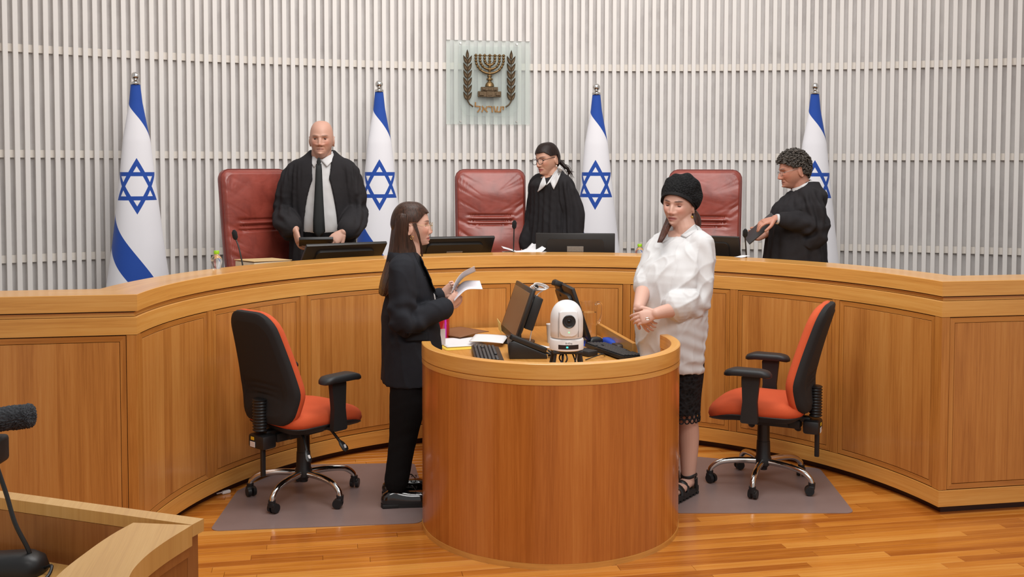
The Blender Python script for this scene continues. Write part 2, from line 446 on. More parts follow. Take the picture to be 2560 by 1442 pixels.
bay('R', xr+0.045, xr+1.10); face_slab('stile', 'R', xr+1.10, xr+1.14, ZP0, ZP1, 0.005, 0.022, W_STILE, bench); bay('R', xr+1.14, XW1-0.02)
# raised platform behind the bench
def platform():
    V = []; n = 60; b = bmesh.new(); ins = []; out = []
    for i in range(n+1):
        a = math.radians(-84+ (168)*i/n); ins.append(b.verts.new(((RB+0.22)*math.sin(a), YBc+(RB+0.22)*math.cos(a), ZD)))
        t = aw0*1.1+(aw1-aw0)*1.05*i/n; out.append(b.verts.new(((WR+0.09)*math.sin(t), WY+(WR+0.09)*math.cos(t), ZD)))
    for i in range(n): b.faces.new((ins[i], out[i], out[i+1], ins[i+1]))
    r = bmesh.ops.extrude_face_region(b, geom=b.faces[:])
    bmesh.ops.translate(b, vec=(0, 0, -0.36), verts=[g for g in r['geom'] if isinstance(g, bmesh.types.BMVert)])
    bmesh.ops.recalc_face_normals(b, faces=b.faces)
    me = bpy.data.meshes.new('floor_platform'); b.to_mesh(me); b.free(); return link('floor_platform', me, M_CARPET)
tag(platform(), 'carpeted raised platform behind the judges bench', 'platform', kind='structure')

# ------------------------------------------------------------------ clerks' drum desk
DX, DY, DR, DH = -0.012, 5.061, 0.649, 0.927
desk = empty('clerk_desk', (0, 0, 0), 0, 'round fronted cherry wood clerk desk with raised curved rim', 'desk')
A0, A1 = math.radians(84), math.radians(276)
slab_obj('front_shell', W_DRUM, desk, DX, DY, DR-0.043, DR-0.003, A0, A1, 0.026, DH-0.0975, n=64)
slab_obj('rim', W_BAND, desk, DX, DY, DR-0.046, DR, A0, A1, DH-0.072, DH, n=64, bev=0.003)
slab_obj('rim_fillet', W_BAND, desk, DX, DY, DR-0.043, DR-0.001, A0, A1, DH-0.0965, DH-0.0735, n=64)
slab_obj('base_trim', W_BAND, desk, DX, DY, DR-0.046, DR-0.0005, A0, A1, 0.0, 0.0255, n=64)
ZT = 0.75; HWD = 0.575
poly = [(DX+(DR-0.047)*math.sin(a), DY+(DR-0.047)*math.cos(a)) for a in np.linspace(math.radians(95), math.radians(265), 40)]
poly = poly + [(-0.47, 5.20), (-0.47, 6.62), (HWD, 6.62), (HWD, 5.20)]
MB().prism([(x, y) for x, y in poly], ZT-0.03, ZT).obj('worktop', wood('desk_top_wood', (184, 120, 52), (208, 146, 70), (222, 166, 92), 'Object', 'y', rough=0.3), desk)
for s in (-1, 1):
    MB().box((-0.4805 if s < 0 else HWD+0.0105, 5.92, 0.36), (0.02, 1.40, 0.72), 0.002, 1).obj('side_panel', wood('desk_side_wood%d' % s, (124, 66, 22), (164, 96, 36), (184, 116, 50), 'Object', 'z', rough=0.3), desk)
MB().box((0.565, 5.92, 0.785), (0.024, 0.86, 0.07), 0.002, 1).obj('side_ledge', W_PALE if False else MATS['desk_top_wood'], desk)
# ------------------------------------------------------------------ more materials
M_BLACKP = plain('black_plastic', (26, 26, 27), 0.42, var=0.1)
M_BLACKM = plain('matt_black_plastic', (30, 29, 29), 0.6, var=0.1, bump=0.15, bscale=500)
M_SHELL = plain('black_shell_fabric', (30, 28, 28), 0.85, var=0.15, vscale=120, bump=0.3, bscale=700)
M_ORANGE = plain('orange_upholstery', (204, 84, 42), 0.85, var=0.08, vscale=140, bump=0.35, bscale=900)
M_CHROME = plain('chrome', (215, 212, 208), 0.10, 1.0, var=0.02)
M_STEEL = plain('brushed_steel', (170, 166, 160), 0.3, 1.0, var=0.05)
M_WHITE = plain('white_plastic', (222, 220, 219), 0.35, var=0.02)
M_PAPER = plain('paper', (224, 222, 224), 0.75, var=0.02)
M_GREYSC = plain('dark_screen', (62, 54, 48), 0.25, var=0.05)
def leather():
    t = NT('oxblood_leather'); co = t.coord()
    f = t.noise(co, 7, 5, 0.6, 0.6)
    t.l(t.ramp(f, [(0.3, lin((118, 48, 38))), (0.5, lin((138, 60, 48))), (0.7, lin((150, 68, 56)))]), t.b.inputs['Base Color'])
    t.set(Roughness=0.36, Coat_Weight=0.25, Coat_Roughness=0.22)
    w = t.noise(t.mapping(co, (2, 2, 4), rot=(0.3, 0.5, 0.2)), 2.2, 2, 0.5, 0.6); g = t.noise(co, 260, 3)
    t.bump(t.math('ADD', t.math('MULTIPLY', w, 1.0), t.math('MULTIPLY', g, 0.04)), 0.30, 0.02)
    return t.m
M_LEATHER = leather()

def pillow(mb, outline, prof, fmap):
    """closed cushion: outline = 2D points, prof = list of (scale, depth) from one face centre to the other"""
    cx = sum(p[0] for p in outline)/len(outline); cz = sum(p[1] for p in outline)/len(outline)
    b = mb.bm; rings = []; n = len(outline)
    for s, d in prof:
        if s <= 1e-6: rings.append([b.verts.new(fmap(cx, cz, d))]); continue
        rings.append([b.verts.new(fmap(cx+(x-cx)*s, cz+(z-cz)*s, d)) for x, z in outline])
    for A, B in zip(rings, rings[1:]):
        if len(A) == 1: [b.faces.new((A[0], B[j], B[(j+1) % n])) for j in range(n)]
        elif len(B) == 1: [b.faces.new((A[j], B[0], A[(j+1) % n])) for j in range(n)]
        else: [b.faces.new((A[j], B[j], B[(j+1) % n], A[(j+1) % n])) for j in range(n)]
    return mb
def round_poly(corners, radii, seg=6):
    out = []; k = len(corners)
    for i in range(k):
        p = np.array(corners[i], float); a = np.array(corners[i-1], float); c = np.array(corners[(i+1) % k], float); r = radii[i] if isinstance(radii, (list, tuple)) else radii
        u = (a-p)/np.linalg.norm(a-p); v = (c-p)/np.linalg.norm(c-p)
        half = math.acos(max(-1, min(1, float(u@v))))/2; d = r/math.tan(half)
        p0, p1 = p+u*d, p+v*d; ctr = p+(u+v)/np.linalg.norm(u+v)*(r/math.sin(half))
        a0 = math.atan2(*(p0-ctr)[::-1]); a1 = math.atan2(*(p1-ctr)[::-1]); da = (a1-a0+pi) % (2*pi)-pi
        out += [tuple(ctr+r*np.array((math.cos(a0+da*t/seg), math.sin(a0+da*t/seg)))) for t in range(seg+1)]
    return out
def resample(poly, n):
    P = np.array(poly+[poly[0]]); L = np.r_[0, np.cumsum(np.hypot(*np.diff(P, axis=0).T))]
    t = np.linspace(0, L[-1], n, endpoint=False); return [(float(np.interp(s, L, P[:, 0])), float(np.interp(s, L, P[:, 1]))) for s in t]

# ------------------------------------------------------------------ clerks' office chairs (face +x)
def make_office_chair():
    ch = empty('office_chair')
    for k in range(5):
        a = math.radians(72*k); ca, sa = math.cos(a), math.sin(a)
        pts = catmull([(0.03, 0, 0.135), (0.14, 0, 0.135), (0.235, 0, 0.122), (0.285, 0, 0.09), (0.297, 0, 0.062)], 5)
        leg = MB().tube([(p[0]*ca, p[0]*sa, p[2]) for p in pts], [0.019-0.005*i/len(pts) for i in range(len(pts))], 12).obj('leg', M_CHROME, ch)
        b2 = a+0.9+k*0.7; cb, sb = math.cos(b2), math.sin(b2); ox, oy = 0.297*ca, 0.297*sa
        cs = MB().cyl((ox, oy, 0.035), (ox, oy, 0.070), 0.017, 0.020, 12)
        for s in (-1, 1):
            c0 = Vector((ox+cb*0.012-sb*0.006*s, oy+sb*0.012+cb*0.006*s, 0.027)); c1 = Vector((ox+cb*0.012-sb*0.024*s, oy+sb*0.012+cb*0.024*s, 0.027))
            cs.cyl(c0, c1, 0.0265, 0.024, 18)
        cs.box((ox+cb*0.004, oy+sb*0.004, 0.043), (0.034, 0.046, 0.026), 0.008, 2, rot=(0, 0, b2))
        cs.obj('caster', M_BLACKP, leg)
    MB().lathe([(0.0, 0.085), (0.022, 0.086), (0.024, 0.10), (0.034, 0.112), (0.045, 0.118), (0.047, 0.150), (0.040, 0.165), (0.037, 0.25), (0.035, 0.252), (0.034, 0.345), (0.026, 0.352), (0.024, 0.37), (0.0, 0.37)], n=24).obj('gas_column', M_BLACKP, ch)
    MB().box((-0.03, 0, 0.375), (0.24, 0.15, 0.045), 0.012).box((-0.16, 0, 0.370), (0.10, 0.09, 0.05), 0.012).obj('tilt_mechanism', M_BLACKM, ch)
    out = resample(round_poly([(-0.24, -0.215), (-0.24, 0.215), (0.285, 0.235), (0.285, -0.235)], [0.10, 0.10, 0.13, 0.13]), 60)
    def seat_map(x, y, d):
        z = 0.430+d+0.010*math.cos(y*7)-0.055*max(0, (x-0.10)/0.18)**2-0.012*math.exp(-((x+0.02)**2+y*y)/0.02)
        return (x, y, z)
    mb = MB(); pillow(mb, out, [(0.0, 0.0), (0.9, 0.0), (0.99, 0.008), (1.015, 0.030), (1.0, 0.055), (0.95, 0.070), (0.85, 0.078), (0.6, 0.082), (0.3, 0.084), (0.0, 0.084)], seat_map); mb.obj('seat_cushion', M_ORANGE, ch, 60)
    mb = MB(); pillow(mb, out, [(0.0, -0.045), (0.55, -0.045), (0.80, -0.036), (0.94, -0.012), (1.0, 0.004), (0.98, 0.010), (0.0, 0.010)], seat_map); mb.obj('seat_shell', M_BLACKM, ch, 50)
    # backrest : outline in (y, v) with v up along the back
    bo = resample(round_poly([(-0.185, 0.0), (-0.235, 0.17), (-0.165, 0.60), (0.165, 0.60), (0.235, 0.17), (0.185, 0.0)], [0.09, 0.16, 0.115, 0.115, 0.16, 0.09], 8), 72)
    def bx(v): return -0.225-0.02*v/0.6-0.105*max(0, (v-0.16)/0.44)**1.25-0.02*max(0, (0.14-v)/0.14)**1.5
    def back_map(y, v, d): return (bx(v)+d+0.5*y*y, y, 0.455+v)
    mb = MB(); pillow(mb, bo, [(0.0, -0.005), (0.97, -0.005), (1.005, 0.008), (1.01, 0.022), (0.985, 0.038), (0.93, 0.050), (0.8, 0.058), (0.5, 0.064), (0.0, 0.066)], back_map); mb.obj('back_cushion', M_ORANGE, ch, 60)
    def shell_map(y, v, d):
        g = 0.0
        for vv in (0.155, 0.185, 0.215):
            t = v-(vv-0.10*max(0, abs(y)-0.05)); g += 0.0055*math.exp(-(t/0.008)**2)*(1 if abs(y) < 0.16 else 0)
        return back_map(y, v, d+g)
    mb = MB(); pillow(mb, bo, [(0.0, -0.040)]+[(s, -0.040) for s in np.linspace(0.04, 0.84, 30)]+[(0.88, -0.034), (0.95, -0.030), (0.985, -0.022), (1.0, -0.008), (0.998, 0.004), (0.0, 0.004)], shell_map); mb.obj('back_shell', M_SHELL, ch, 40)
    # bellows and bracket behind
    prof = []
    for i in range(11): z = 0.385+i*0.016; prof += [(0.030, z), (0.036, z+0.005), (0.030, z+0.010)]
    MB().lathe(prof, n=18, M=Matrix.Scale(1.25, 4, (0, 1, 0))).xform(Matrix.Translation((-0.285, 0, 0.035)) @ Matrix.Rotation(0.0, 4, 'Y')).obj('bellows', M_BLACKP, ch, 60)
    br = MB().box((-0.27, 0, 0.365), (0.09, 0.13, 0.075), 0.015).box((-0.29, -0.03, 0.27), (0.026, 0.018, 0.17), 0.005).box((-0.20, 0, 0.40), (0.12, 0.05, 0.03), 0.006).obj('bracket', M_BLACKP, ch)
    MB().box((-0.318, 0.02, 0.352), (0.003, 0.04, 0.028), 0.0005, 1).obj('sticker', M_WHITE, br)
    MB().box((-0.318, 0.02, 0.383), (0.003, 0.026, 0.016), 0.0005, 1).obj('sticker', plain('yellow_sticker', (220, 180, 40), 0.5), br)
    for s in (-1, 1):
        arm = MB().prism(round_poly([(-0.045, 0.405), (0.052, 0.405), (0.040, 0.52), (0.046, 0.665), (-0.052, 0.665), (-0.038, 0.52)], 0.012, 3), -0.016, 0.016, Matrix.Translation((0.02, s*0.262, 0)) @ Matrix.Rotation(pi/2, 4, 'X')).box((0.02, s*0.20, 0.412), (0.075, 0.13, 0.014), 0.004).obj('arm_post', M_BLACKM, ch)
        pad = resample(round_poly([(-0.125, -0.046), (0.135, -0.054), (0.135, 0.054), (-0.125, 0.046)], [0.042, 0.050, 0.050, 0.042]), 40)
        mb = MB(); pillow(mb, pad, [(0.0, 0.0), (0.9, 0.0), (1.0, 0.010), (1.0, 0.022), (0.93, 0.032), (0.7, 0.036), (0.0, 0.037)], lambda x, y, d, s=s: (x+0.03, s*0.262+y, 0.668+d-0.5*max(0, abs(x)-0.06)**2*6)); mb.obj('arm_pad', plain('arm_pad_rubber', (36, 37, 39), 0.5, bump=0.2, bscale=600), arm, 60)
    for (x, y, dx, dy) in ((-0.10, -0.10, -0.04, -0.10), (0.05, -0.10, 0.05, -0.085)):
        lv = MB().tube([(x, y, 0.405), (x+dx*0.5, y+dy*0.5, 0.375), (x+dx, y+dy, 0.315)], 0.0075, 10).obj('lever', M_BLACKP, ch)
        d_ = Vector((dx*0.5, dy*0.5, -0.060)).normalized(); e_ = Vector((x+dx, y+dy, 0.315))
        MB().tube([e_-d_*0.008, e_+d_*0.012, e_+d_*0.045, e_+d_*0.060], [0.008, 0.017, 0.021, 0.014], 14, ell=[(0.45, 1.0)]*4, up=(0, -1, 0.4)).obj('paddle', M_BLACKP, lv)
        MB().box(tuple(e_+d_*0.034+Vector((0, -0.0085, 0.004))), (0.013, 0.004, 0.020), 0.001, 1, rot=(-0.5, 0, 0)).obj('lever_mark', M_WHITE, lv)
    return ch
oc = make_office_chair(); oc2 = copy_tree(oc)
for o, loc, hd, ph_, lab in ((oc, (-1.25, 5.66, 0.003), 40, 22, 'orange and black office chair turned to show its black back'), (oc2, (1.31, 5.43, 0.003), 144, 19, 'orange and black office chair seen from the side behind the woman in white')):
    o.location = loc; o.rotation_euler = (0, 0, math.radians(hd)); tag(o, lab, 'office chair', 'clerks swivel chairs')
    for c in o.children:
        if c.name.startswith('leg'): c.rotation_euler.z = math.radians(ph_-hd)

# ------------------------------------------------------------------ red leather judges' chairs (face -y locally)
def make_red_chair():
    ch = empty('leather_chair')
    out = resample(round_poly([(-0.262, 0.0), (-0.268, 0.84), (0.268, 0.84), (0.262, 0.0)], [0.06, 0.065, 0.065, 0.06], 8), 180)
    rr = np.random.default_rng(5)
    wr = [(rr.uniform(0.05, 0.8), rr.choice((-1, 1)), rr.uniform(0.2, 0.9), rr.uniform(0.006, 0.012)) for _ in range(22)]
    def fm(x, v, d):
        y = 0.10+0.14*(v/0.84)**1.3+0.02*math.sin(v*5)
        f = d
        if d < -0.02:
            # lumbar seams, draw-in folds at the sides
            for vv in (0.505, 0.465, 0.435): f += 0.013*math.exp(-((v-vv)/0.008)**2)/(1+math.exp((abs(x)-0.17)/0.012))
            f -= 0.010*math.exp(-((v-0.485)/0.010)**2)/(1+math.exp((abs(x)-0.165)/0.012))
            f -= 0.022*math.exp(-((v-0.31)/0.10)**2)*math.exp(-(x/0.16)**2)
            f -= 0.014*math.exp(-((v-0.66)/0.12)**2)*math.exp(-(x/0.2)**2)
            for (v0, s, sl, wd) in wr:
                e = max(0, s*x-0.06)/0.2; t = v-(v0+sl*(s*x-0.15)); f += 0.0045*math.exp(-(t/wd)**2)*min(1, e)
        return (x, y+f, 0.52+v)
    mb = MB(); pillow(mb, out, [(0.0, -0.060)]+[(s, -0.060+0.012*s**4) for s in np.linspace(0.008, 0.93, 150)]+[(0.965, -0.040), (0.99, -0.026), (1.0, -0.005), (1.0, 0.02), (0.98, 0.036), (0.93, 0.04), (0.0, 0.04)], fm)
    mb.obj('backrest', M_LEATHER, ch, 60)
    MB().tube([fm(x*1.001, z, -0.012) for x, z in out[::2]], 0.005, 8, closed=True).obj('piping', plain('leather_seam', (104, 34, 28), 0.4), ch)
    so = resample(round_poly([(-0.26, -0.30), (-0.25, 0.22), (0.25, 0.22), (0.26, -0.30)], 0.08), 60)
    mb = MB(); pillow(mb, so, [(0, 0.43), (0.95, 0.43), (1, 0.45), (1.0, 0.50), (0.95, 0.53), (0.8, 0.545), (0, 0.55)], lambda x, y, d: (x, y-0.08, d)); mb.obj('seat', M_LEATHER, ch, 60)
    for s in (-1, 1):
        arm = MB().box((s*0.29, -0.08, 0.56), (0.035, 0.05, 0.22), 0.01).obj('arm_post', M_BLACKP, ch)
        MB().box((s*0.29, -0.08, 0.68), (0.06, 0.30, 0.035), 0.015, 3).obj('arm_pad', M_LEATHER, ch)
    MB().cyl((0, 0, 0.08), (0, 0, 0.43), 0.03, 0.03, 16).obj('column', M_CHROME, ch)
    for k in range(5):
        a = 2*pi*k/5; l = MB().tube([(0.03*math.cos(a), 0.03*math.sin(a), 0.10), (0.30*math.cos(a), 0.30*math.sin(a), 0.07)], [0.02, 0.015], 10).obj('leg', M_CHROME, ch)
        MB().sphere((0.30*math.cos(a), 0.30*math.sin(a), 0.028), 0.0275, 14, 10).obj('caster', M_BLACKP, l)
    return ch
rc = make_red_chair()
for i, (ang, R, tw, lab) in enumerate(((-29.9, 3.18, 0.10, 'red leather high back chair behind the bald judge'), (2.3, 3.14, -0.04, 'red leather high back chair in the middle, below the emblem'), (32.9, 3.14, 0.12, 'red leather high back chair behind the woman in white'))):
    o = rc if i == 0 else copy_tree(rc)
    a = math.radians(ang); o.location = ((R-0.2)*math.sin(a), YBc+(R-0.2)*math.cos(a), ZD); o.rotation_euler = (0, 0, -a+tw); o.scale = (1, 1, 1.035)
    tag(o, lab, 'chair', 'judges leather chairs')

# ------------------------------------------------------------------ flags
def flag_mat():
    t = NT('flag_cloth'); uv = t.coord('UV'); sp = t.n('ShaderNodeSeparateXYZ'); t.l(uv, sp.inputs[0]); s_, z_ = sp.outputs[0], sp.outputs[1]
    m = t.math
    def below(line_s, line_z, slope): return m('LESS_THAN', z_, m('SUBTRACT', line_z, m('MULTIPLY', m('SUBTRACT', s_, line_s), slope)))
    wob = m('MULTIPLY', m('SINE', m('MULTIPLY', s_, 22.0)), 0.012)
    top = m('SUBTRACT', 1.0, below(-0.074, 2.269, 1.253))
    band = m('MULTIPLY', below(0.127, 0.965, 1.33), m('SUBTRACT', 1.0, below(-0.05, 0.930, 1.15)))
    zc = m('SUBTRACT', z_, 1.652)
    def tri(sg):
        d = None
        for ang in (-90, 30, 150):
            nx, nz = math.cos(math.radians(ang)), sg*math.sin(math.radians(ang))
            v = m('ADD', m('MULTIPLY', s_, nx), m('MULTIPLY', zc, nz)); d = v if d is None else m('MAXIMUM', d, v)
        return m('MULTIPLY', m('LESS_THAN', d, 0.1035), m('GREATER_THAN', d, 0.0735))
    star = m('MAXIMUM', tri(1), tri(-1)); near = m('LESS_THAN', m('ABSOLUTE', zc), 0.22)
    fac = m('MAXIMUM', m('MAXIMUM', top, band), m('MULTIPLY', star, near))
    wv = t.noise(t.coord(), 900, 2)
    blue = t.mix(wv, lin((16, 62, 148)), lin((24, 76, 168))); white = t.mix(wv, lin((226, 224, 228)), lin((236, 234, 238)))
    t.l(t.mix(fac, white, blue), t.b.inputs['Base Color']); t.set(Roughness=0.8, Sheen_Weight=0.15); t.bump(wv, 0.1, 0.001)
    return t.m
def make_flag(fold):
    f = empty('flag')
    zs = [2.405, 2.269, 1.99, 1.753, 1.54, 1.313, 1.142, 0.891, 0.70, 0.52]; hw_ = [0.033, 0.047, 0.097, 0.121, 0.146, 0.171, 0.192, 0.228, 0.25, 0.265]
    n, mrow = 120, 150; V = []; U = []; Fc = []
    for i in range(mrow+1):
        z = 2.405-(2.405-0.52)*i/mrow; r = float(np.interp(-z, [-q for q in zs], hw_)); k = min(1, (2.405-z)/0.6)
        for j in range(n+1):
            a = -pi+2*pi*j/n   # a = 0 faces -y
            back = max(0, -math.cos(a)); rip = 0.14*k*back*math.sin(9*a+1.0)+0.03*k*math.sin(3*a+fold+z*1.5)*min(1, abs(a))
            rr = r*(1+rip); V.append((rr*math.sin(a), -rr*math.cos(a)*0.72, z+0.012*k*math.sin(2*a+fold) if i == mrow else z)); U.append((a*r, z))
    for i in range(mrow):
        for j in range(n): A = i*(n+1)+j; Fc.append((A, A+1, A+n+2, A+n+1))
    V = [(x, y, z-ZD) for x, y, z in V]
    link('cloth', from_np('cloth', V, Fc, U), FLAGM, f)
    MB().cyl((0, 0, 0.05), (0, 0, 2.42-ZD), 0.014, 0.014, 14).obj('pole', M_CHROME, f)
    MB().lathe([(r, z-ZD) for r, z in ((0.034, 2.400), (0.036, 2.404), (0.034, 2.418), (0.018, 2.424), (0.012, 2.432), (0.014, 2.440))], n=24).obj('collar', M_CHROME, f)
    MB().sphere((0, 0, 2.462-ZD), 0.031, 28, 18).obj('finial', M_CHROME, f)
    MB().lathe([(0.0, 0.0), (0.19, 0.0), (0.19, 0.012), (0.06, 0.03), (0.025, 0.06), (0.02, 0.09), (0, 0.09)], n=32).obj('base', M_STEEL, f)
    return f
FLAGM = flag_mat()
f0 = make_flag(0.4)
for i, (x, y, rz, lab) in enumerate(((-2.487, 8.03, 0.0, 'leftmost flag with blue star, standing alone left of the red chairs'), (-0.680, 8.412, 0.0, 'second flag from the left, between bald judge and long haired clerk'), (1.115, 8.36, -0.05, 'flag right of the emblem, beside the judge with ponytail'), (2.843, 7.905, 0.1, 'rightmost flag, partly behind the curly haired judge'))):
    o = f0 if i == 0 else copy_tree(f0)
    th = math.atan2(x-CAM[0], y); o.location = (x, y, ZD); o.rotation_euler = (0, 0, -th+rz); tag(o, lab, 'flag', 'national flags along the slatted wall')
# ------------------------------------------------------------------ chair mats
def mat_pvc():
    t = NT('mat_vinyl'); co = t.coord(); nz = t.noise(co, 3.0, 5, 0.6)
    t.l(t.mix(nz, lin((134, 114, 110)), lin((164, 142, 138))), t.b.inputs['Base Color']); t.set(Roughness=0.34)
    t.set(Alpha=0.80); t.bump(t.noise(co, 500, 2), 0.1, 0.001); return t.m
M_MAT = mat_pvc()
for pts, rad, lab in (([(-1.700, 5.205), (-0.655, 5.135), (-0.600, 5.60), (-0.60, 6.20), (-1.24, 6.275), (-1.46, 6.08), (-1.615, 5.83)], [0.05, 0.05, 0.02, 0.05, 0.05, 0.05, 0.05], 'grey vinyl floor mat under the left office chair'),
                      ([(0.66, 5.05), (1.575, 4.885), (1.775, 5.66), (1.15, 6.02), (0.63, 6.06)], [0.03, 0.05, 0.05, 0.05, 0.05], 'grey vinyl floor mat under the right office chair')):
    o = MB().prism(round_poly(pts, rad, 6), 0.0006, 0.0030).obj('chair_mat', M_MAT); tag(o, lab, 'floor mat', 'vinyl mats under office chairs')
# ------------------------------------------------------------------ emblem on glass
M_BRONZE = plain('aged_bronze', (122, 98, 64), 0.36, 0.8, var=0.3, vscale=60, bump=0.3, bscale=160)
M_BRONZE_D = plain('dark_bronze', (96, 78, 56), 0.5, 0.6, var=0.3, vscale=60, bump=0.4, bscale=120)
M_OCHRE = plain('gilded_letters', (150, 112, 64), 0.5, 0.3, var=0.1)
def milky_glass(name, tint, k):
    t = NT(name); tr = t.n('ShaderNodeBsdfTransparent'); tr.inputs[0].default_value = (*tint, 1)
    t.set(Base_Color=(0.80, 0.84, 0.82), Roughness=0.12); nz = t.noise(t.coord(), 4, 2)
    mx = t.n('ShaderNodeMixShader'); t.l(t.math('MULTIPLY_ADD', nz, 0.06, k), mx.inputs[0]); t.l(tr.outputs[0], mx.inputs[1]); t.l(t.b.outputs[0], mx.inputs[2]); t.l(mx.outputs[0], t.out.inputs[0]); return t.m
th = TH0+DTH*55.25; RE = WR-0.012
emb = empty('state_emblem', (RE*math.sin(th), WY+RE*math.cos(th), 0), -th, 'bronze menorah emblem with olive branches on a square glass plaque', 'emblem')
K = 0.000597; EZ = 2.524
def e2(cx, cy): return ((cx-707)*K, EZ+(730-cy)*K)
def ept(cx, cy, y=-0.03): x, z = e2(cx, cy); return (x, y, z)
x0, z0 = e2(95, 1330); x1, z1 = e2(1320, 130)
MB().box(((x0+x1)/2, -0.006, (z0+z1)/2), (x1-x0, 0.010, z1-z0), 0.001, 1).obj('glass_plaque', milky_glass('plaque_glass', (0.94, 0.965, 0.955), 0.15), emb)
po = round_poly([e2(280, 1215), e2(1145, 1215), e2(1145, 210), e2(280, 210)], [0.11, 0.11, 0.004, 0.004], 10)
MB().prism(po, 0.0, 0.006, Matrix.Translation((0, -0.014, 0)) @ Matrix.Rotation(pi/2, 4, 'X')).obj('shield_pane', milky_glass('shield_glass', (0.975, 0.985, 0.98), 0.04), emb)
for cx, cy in ((300, 170), (1120, 170), (300, 1290), (1120, 1290)):
    x, z = e2(cx, cy); MB().cyl((x, -0.016, z), (x, 0.03, z), 0.007, 0.007, 14).obj('stand_off', M_STEEL, emb)
YF = -0.036
men = MB()
for (r, yb_, ) in ((201, 602), (141, 542), (74, 482)):
    pts = [(718-r, 352), (718-r, 400)] + [(718-r*math.cos(a), 400+(yb_-400)*math.sin(a)) for a in np.linspace(0.12, pi-0.12, 22)] + [(718+r, 400), (718+r, 352)]
    men.tube([ept(*p, YF) for p in pts], [0.0075]*2+[0.0075+0.0035*math.sin(a) for a in np.linspace(0, pi, 22)]+[0.0075]*2, 10)
menorah = men.tube([ept(718, y, YF) for y in (352, 420, 520, 640)], 0.009, 12).obj('menorah', M_BRONZE, emb, 60)
bd = MB()
for r, yb_, al in ((201, 602, (0.10, 0.32, 0.55, 0.80)), (141, 542, (0.15, 0.45, 0.75)), (74, 482, (0.25, 0.6))):
    for a in al:
        for sg in (1, -1):
            x, y = 718-sg*r*math.cos(a), 405+(yb_-405)*math.sin(a); bd.sphere(ept(x, y, YF-0.002), 0.0125, 12, 8, (1, 1, 1))
for r in (201, 141, 74, 0):
    for sg in ((1, -1) if r else (1,)):
        x = 718+sg*r; bd.lathe([(0.006, 0), (0.013, 0.008), (0.009, 0.022), (0.008, 0.03)], ept(x, 405, YF), 12); bd.sphere(ept(x, 344, YF-0.003), 0.0125, 12, 8)
for y in (430, 500, 560, 610): bd.sphere(ept(718, y, YF-0.002), 0.012, 12, 8, (1.2, 1, 0.8))
bd.obj('bead', M_BRONZE, menorah, 60)
MB().tube([ept(490, 348, YF), ept(945, 348, YF)], 0.0040, 8).obj('cross_bar', M_BRONZE, emb)
pb = MB(); x, z = e2(718, 790)
pb.lathe([(0.0, 0.0), (0.039, 0.0), (0.038, 0.012), (0.033, 0.026), (0.022, 0.038), (0.013, 0.046), (0.012, 0.052), (0.026, 0.056), (0.028, 0.064), (0.026, 0.070), (0.013, 0.074), (0.012, 0.082), (0.022, 0.086), (0.022, 0.098), (0.0, 0.099)], (x, YF+0.005, z), 28, Matrix.Scale(0.7, 4, (0, 1, 0)))
pb.obj('pedestal', M_BRONZE, emb)
bs = MB()
def eb(cx0, cy0, cx1, cy1, y0, y1):
    a, b = e2(cx0, cy1), e2(cx1, cy0); bs.box(((a[0]+b[0])/2, (y0+y1)/2, (a[1]+b[1])/2), (b[0]-a[0], y1-y0, b[1]-a[1]), 0.002, 1)
eb(590, 797, 835, 856, -0.055, -0.02); eb(640, 800, 790, 853, -0.062, -0.02); eb(545, 860, 880, 940, -0.060, -0.02); eb(665, 858, 780, 943, -0.070, -0.02)
for a in (605, 690, 765): eb(a, 812, a+52, 842, -0.066, -0.05)
for a in (562, 682, 800): eb(a, 876, a+66, 922, -0.074, -0.05)
bs.obj('stepped_base', M_BRONZE_D, emb)
def leaf(mb, bx, by, tx, ty, w, y=YF):
    """pointed leaf from (bx,by) to (tx,ty) in emblem crop units"""
    d = np.array((tx-bx, ty-by), float); L = np.linalg.norm(d); d /= L; nrm = np.array((-d[1], d[0])); rows = []
    for t in np.linspace(0, 1, 9):
        ww = w*math.sin(pi*min(1, t**0.8))**0.8*(1-0.25*t) if 0 < t < 1 else 0.3
        c = np.array((bx, by))+d*L*t
        rows.append([ept(*(c+nrm*ww), y+0.004), ept(*(c+nrm*ww*0.5), y-0.006), ept(*c, y-0.003), ept(*(c-nrm*ww*0.5), y-0.006), ept(*(c-nrm*ww), y+0.004), ept(*c, y+0.008)])
    mb.loft(rows)
for cx, sg in ((398, 1), (1030, -1)):
    st_ = MB().tube([ept(cx, 370, YF), ept(cx, 700, YF), ept(cx+2*sg, 1000, YF), ept(cx+30*sg, 1045, YF), ept(cx+80*sg, 1082, YF)], [0.003, 0.0045, 0.006, 0.0065, 0.007], 8)
    br = st_.obj('olive_branch', M_BRONZE_D, emb)
    mb = MB(); leaf(mb, cx, 400, cx-4*sg, 262, 26); mb.obj('leaf', M_BRONZE_D, br, 50)
    for k in range(6):
        y = 468+k*104
        for s in (-1, 1):
            mb = MB(); leaf(mb, cx+4*s, y, cx+62*s, y-122, 27); mb.obj('leaf', M_BRONZE_D, br, 50)
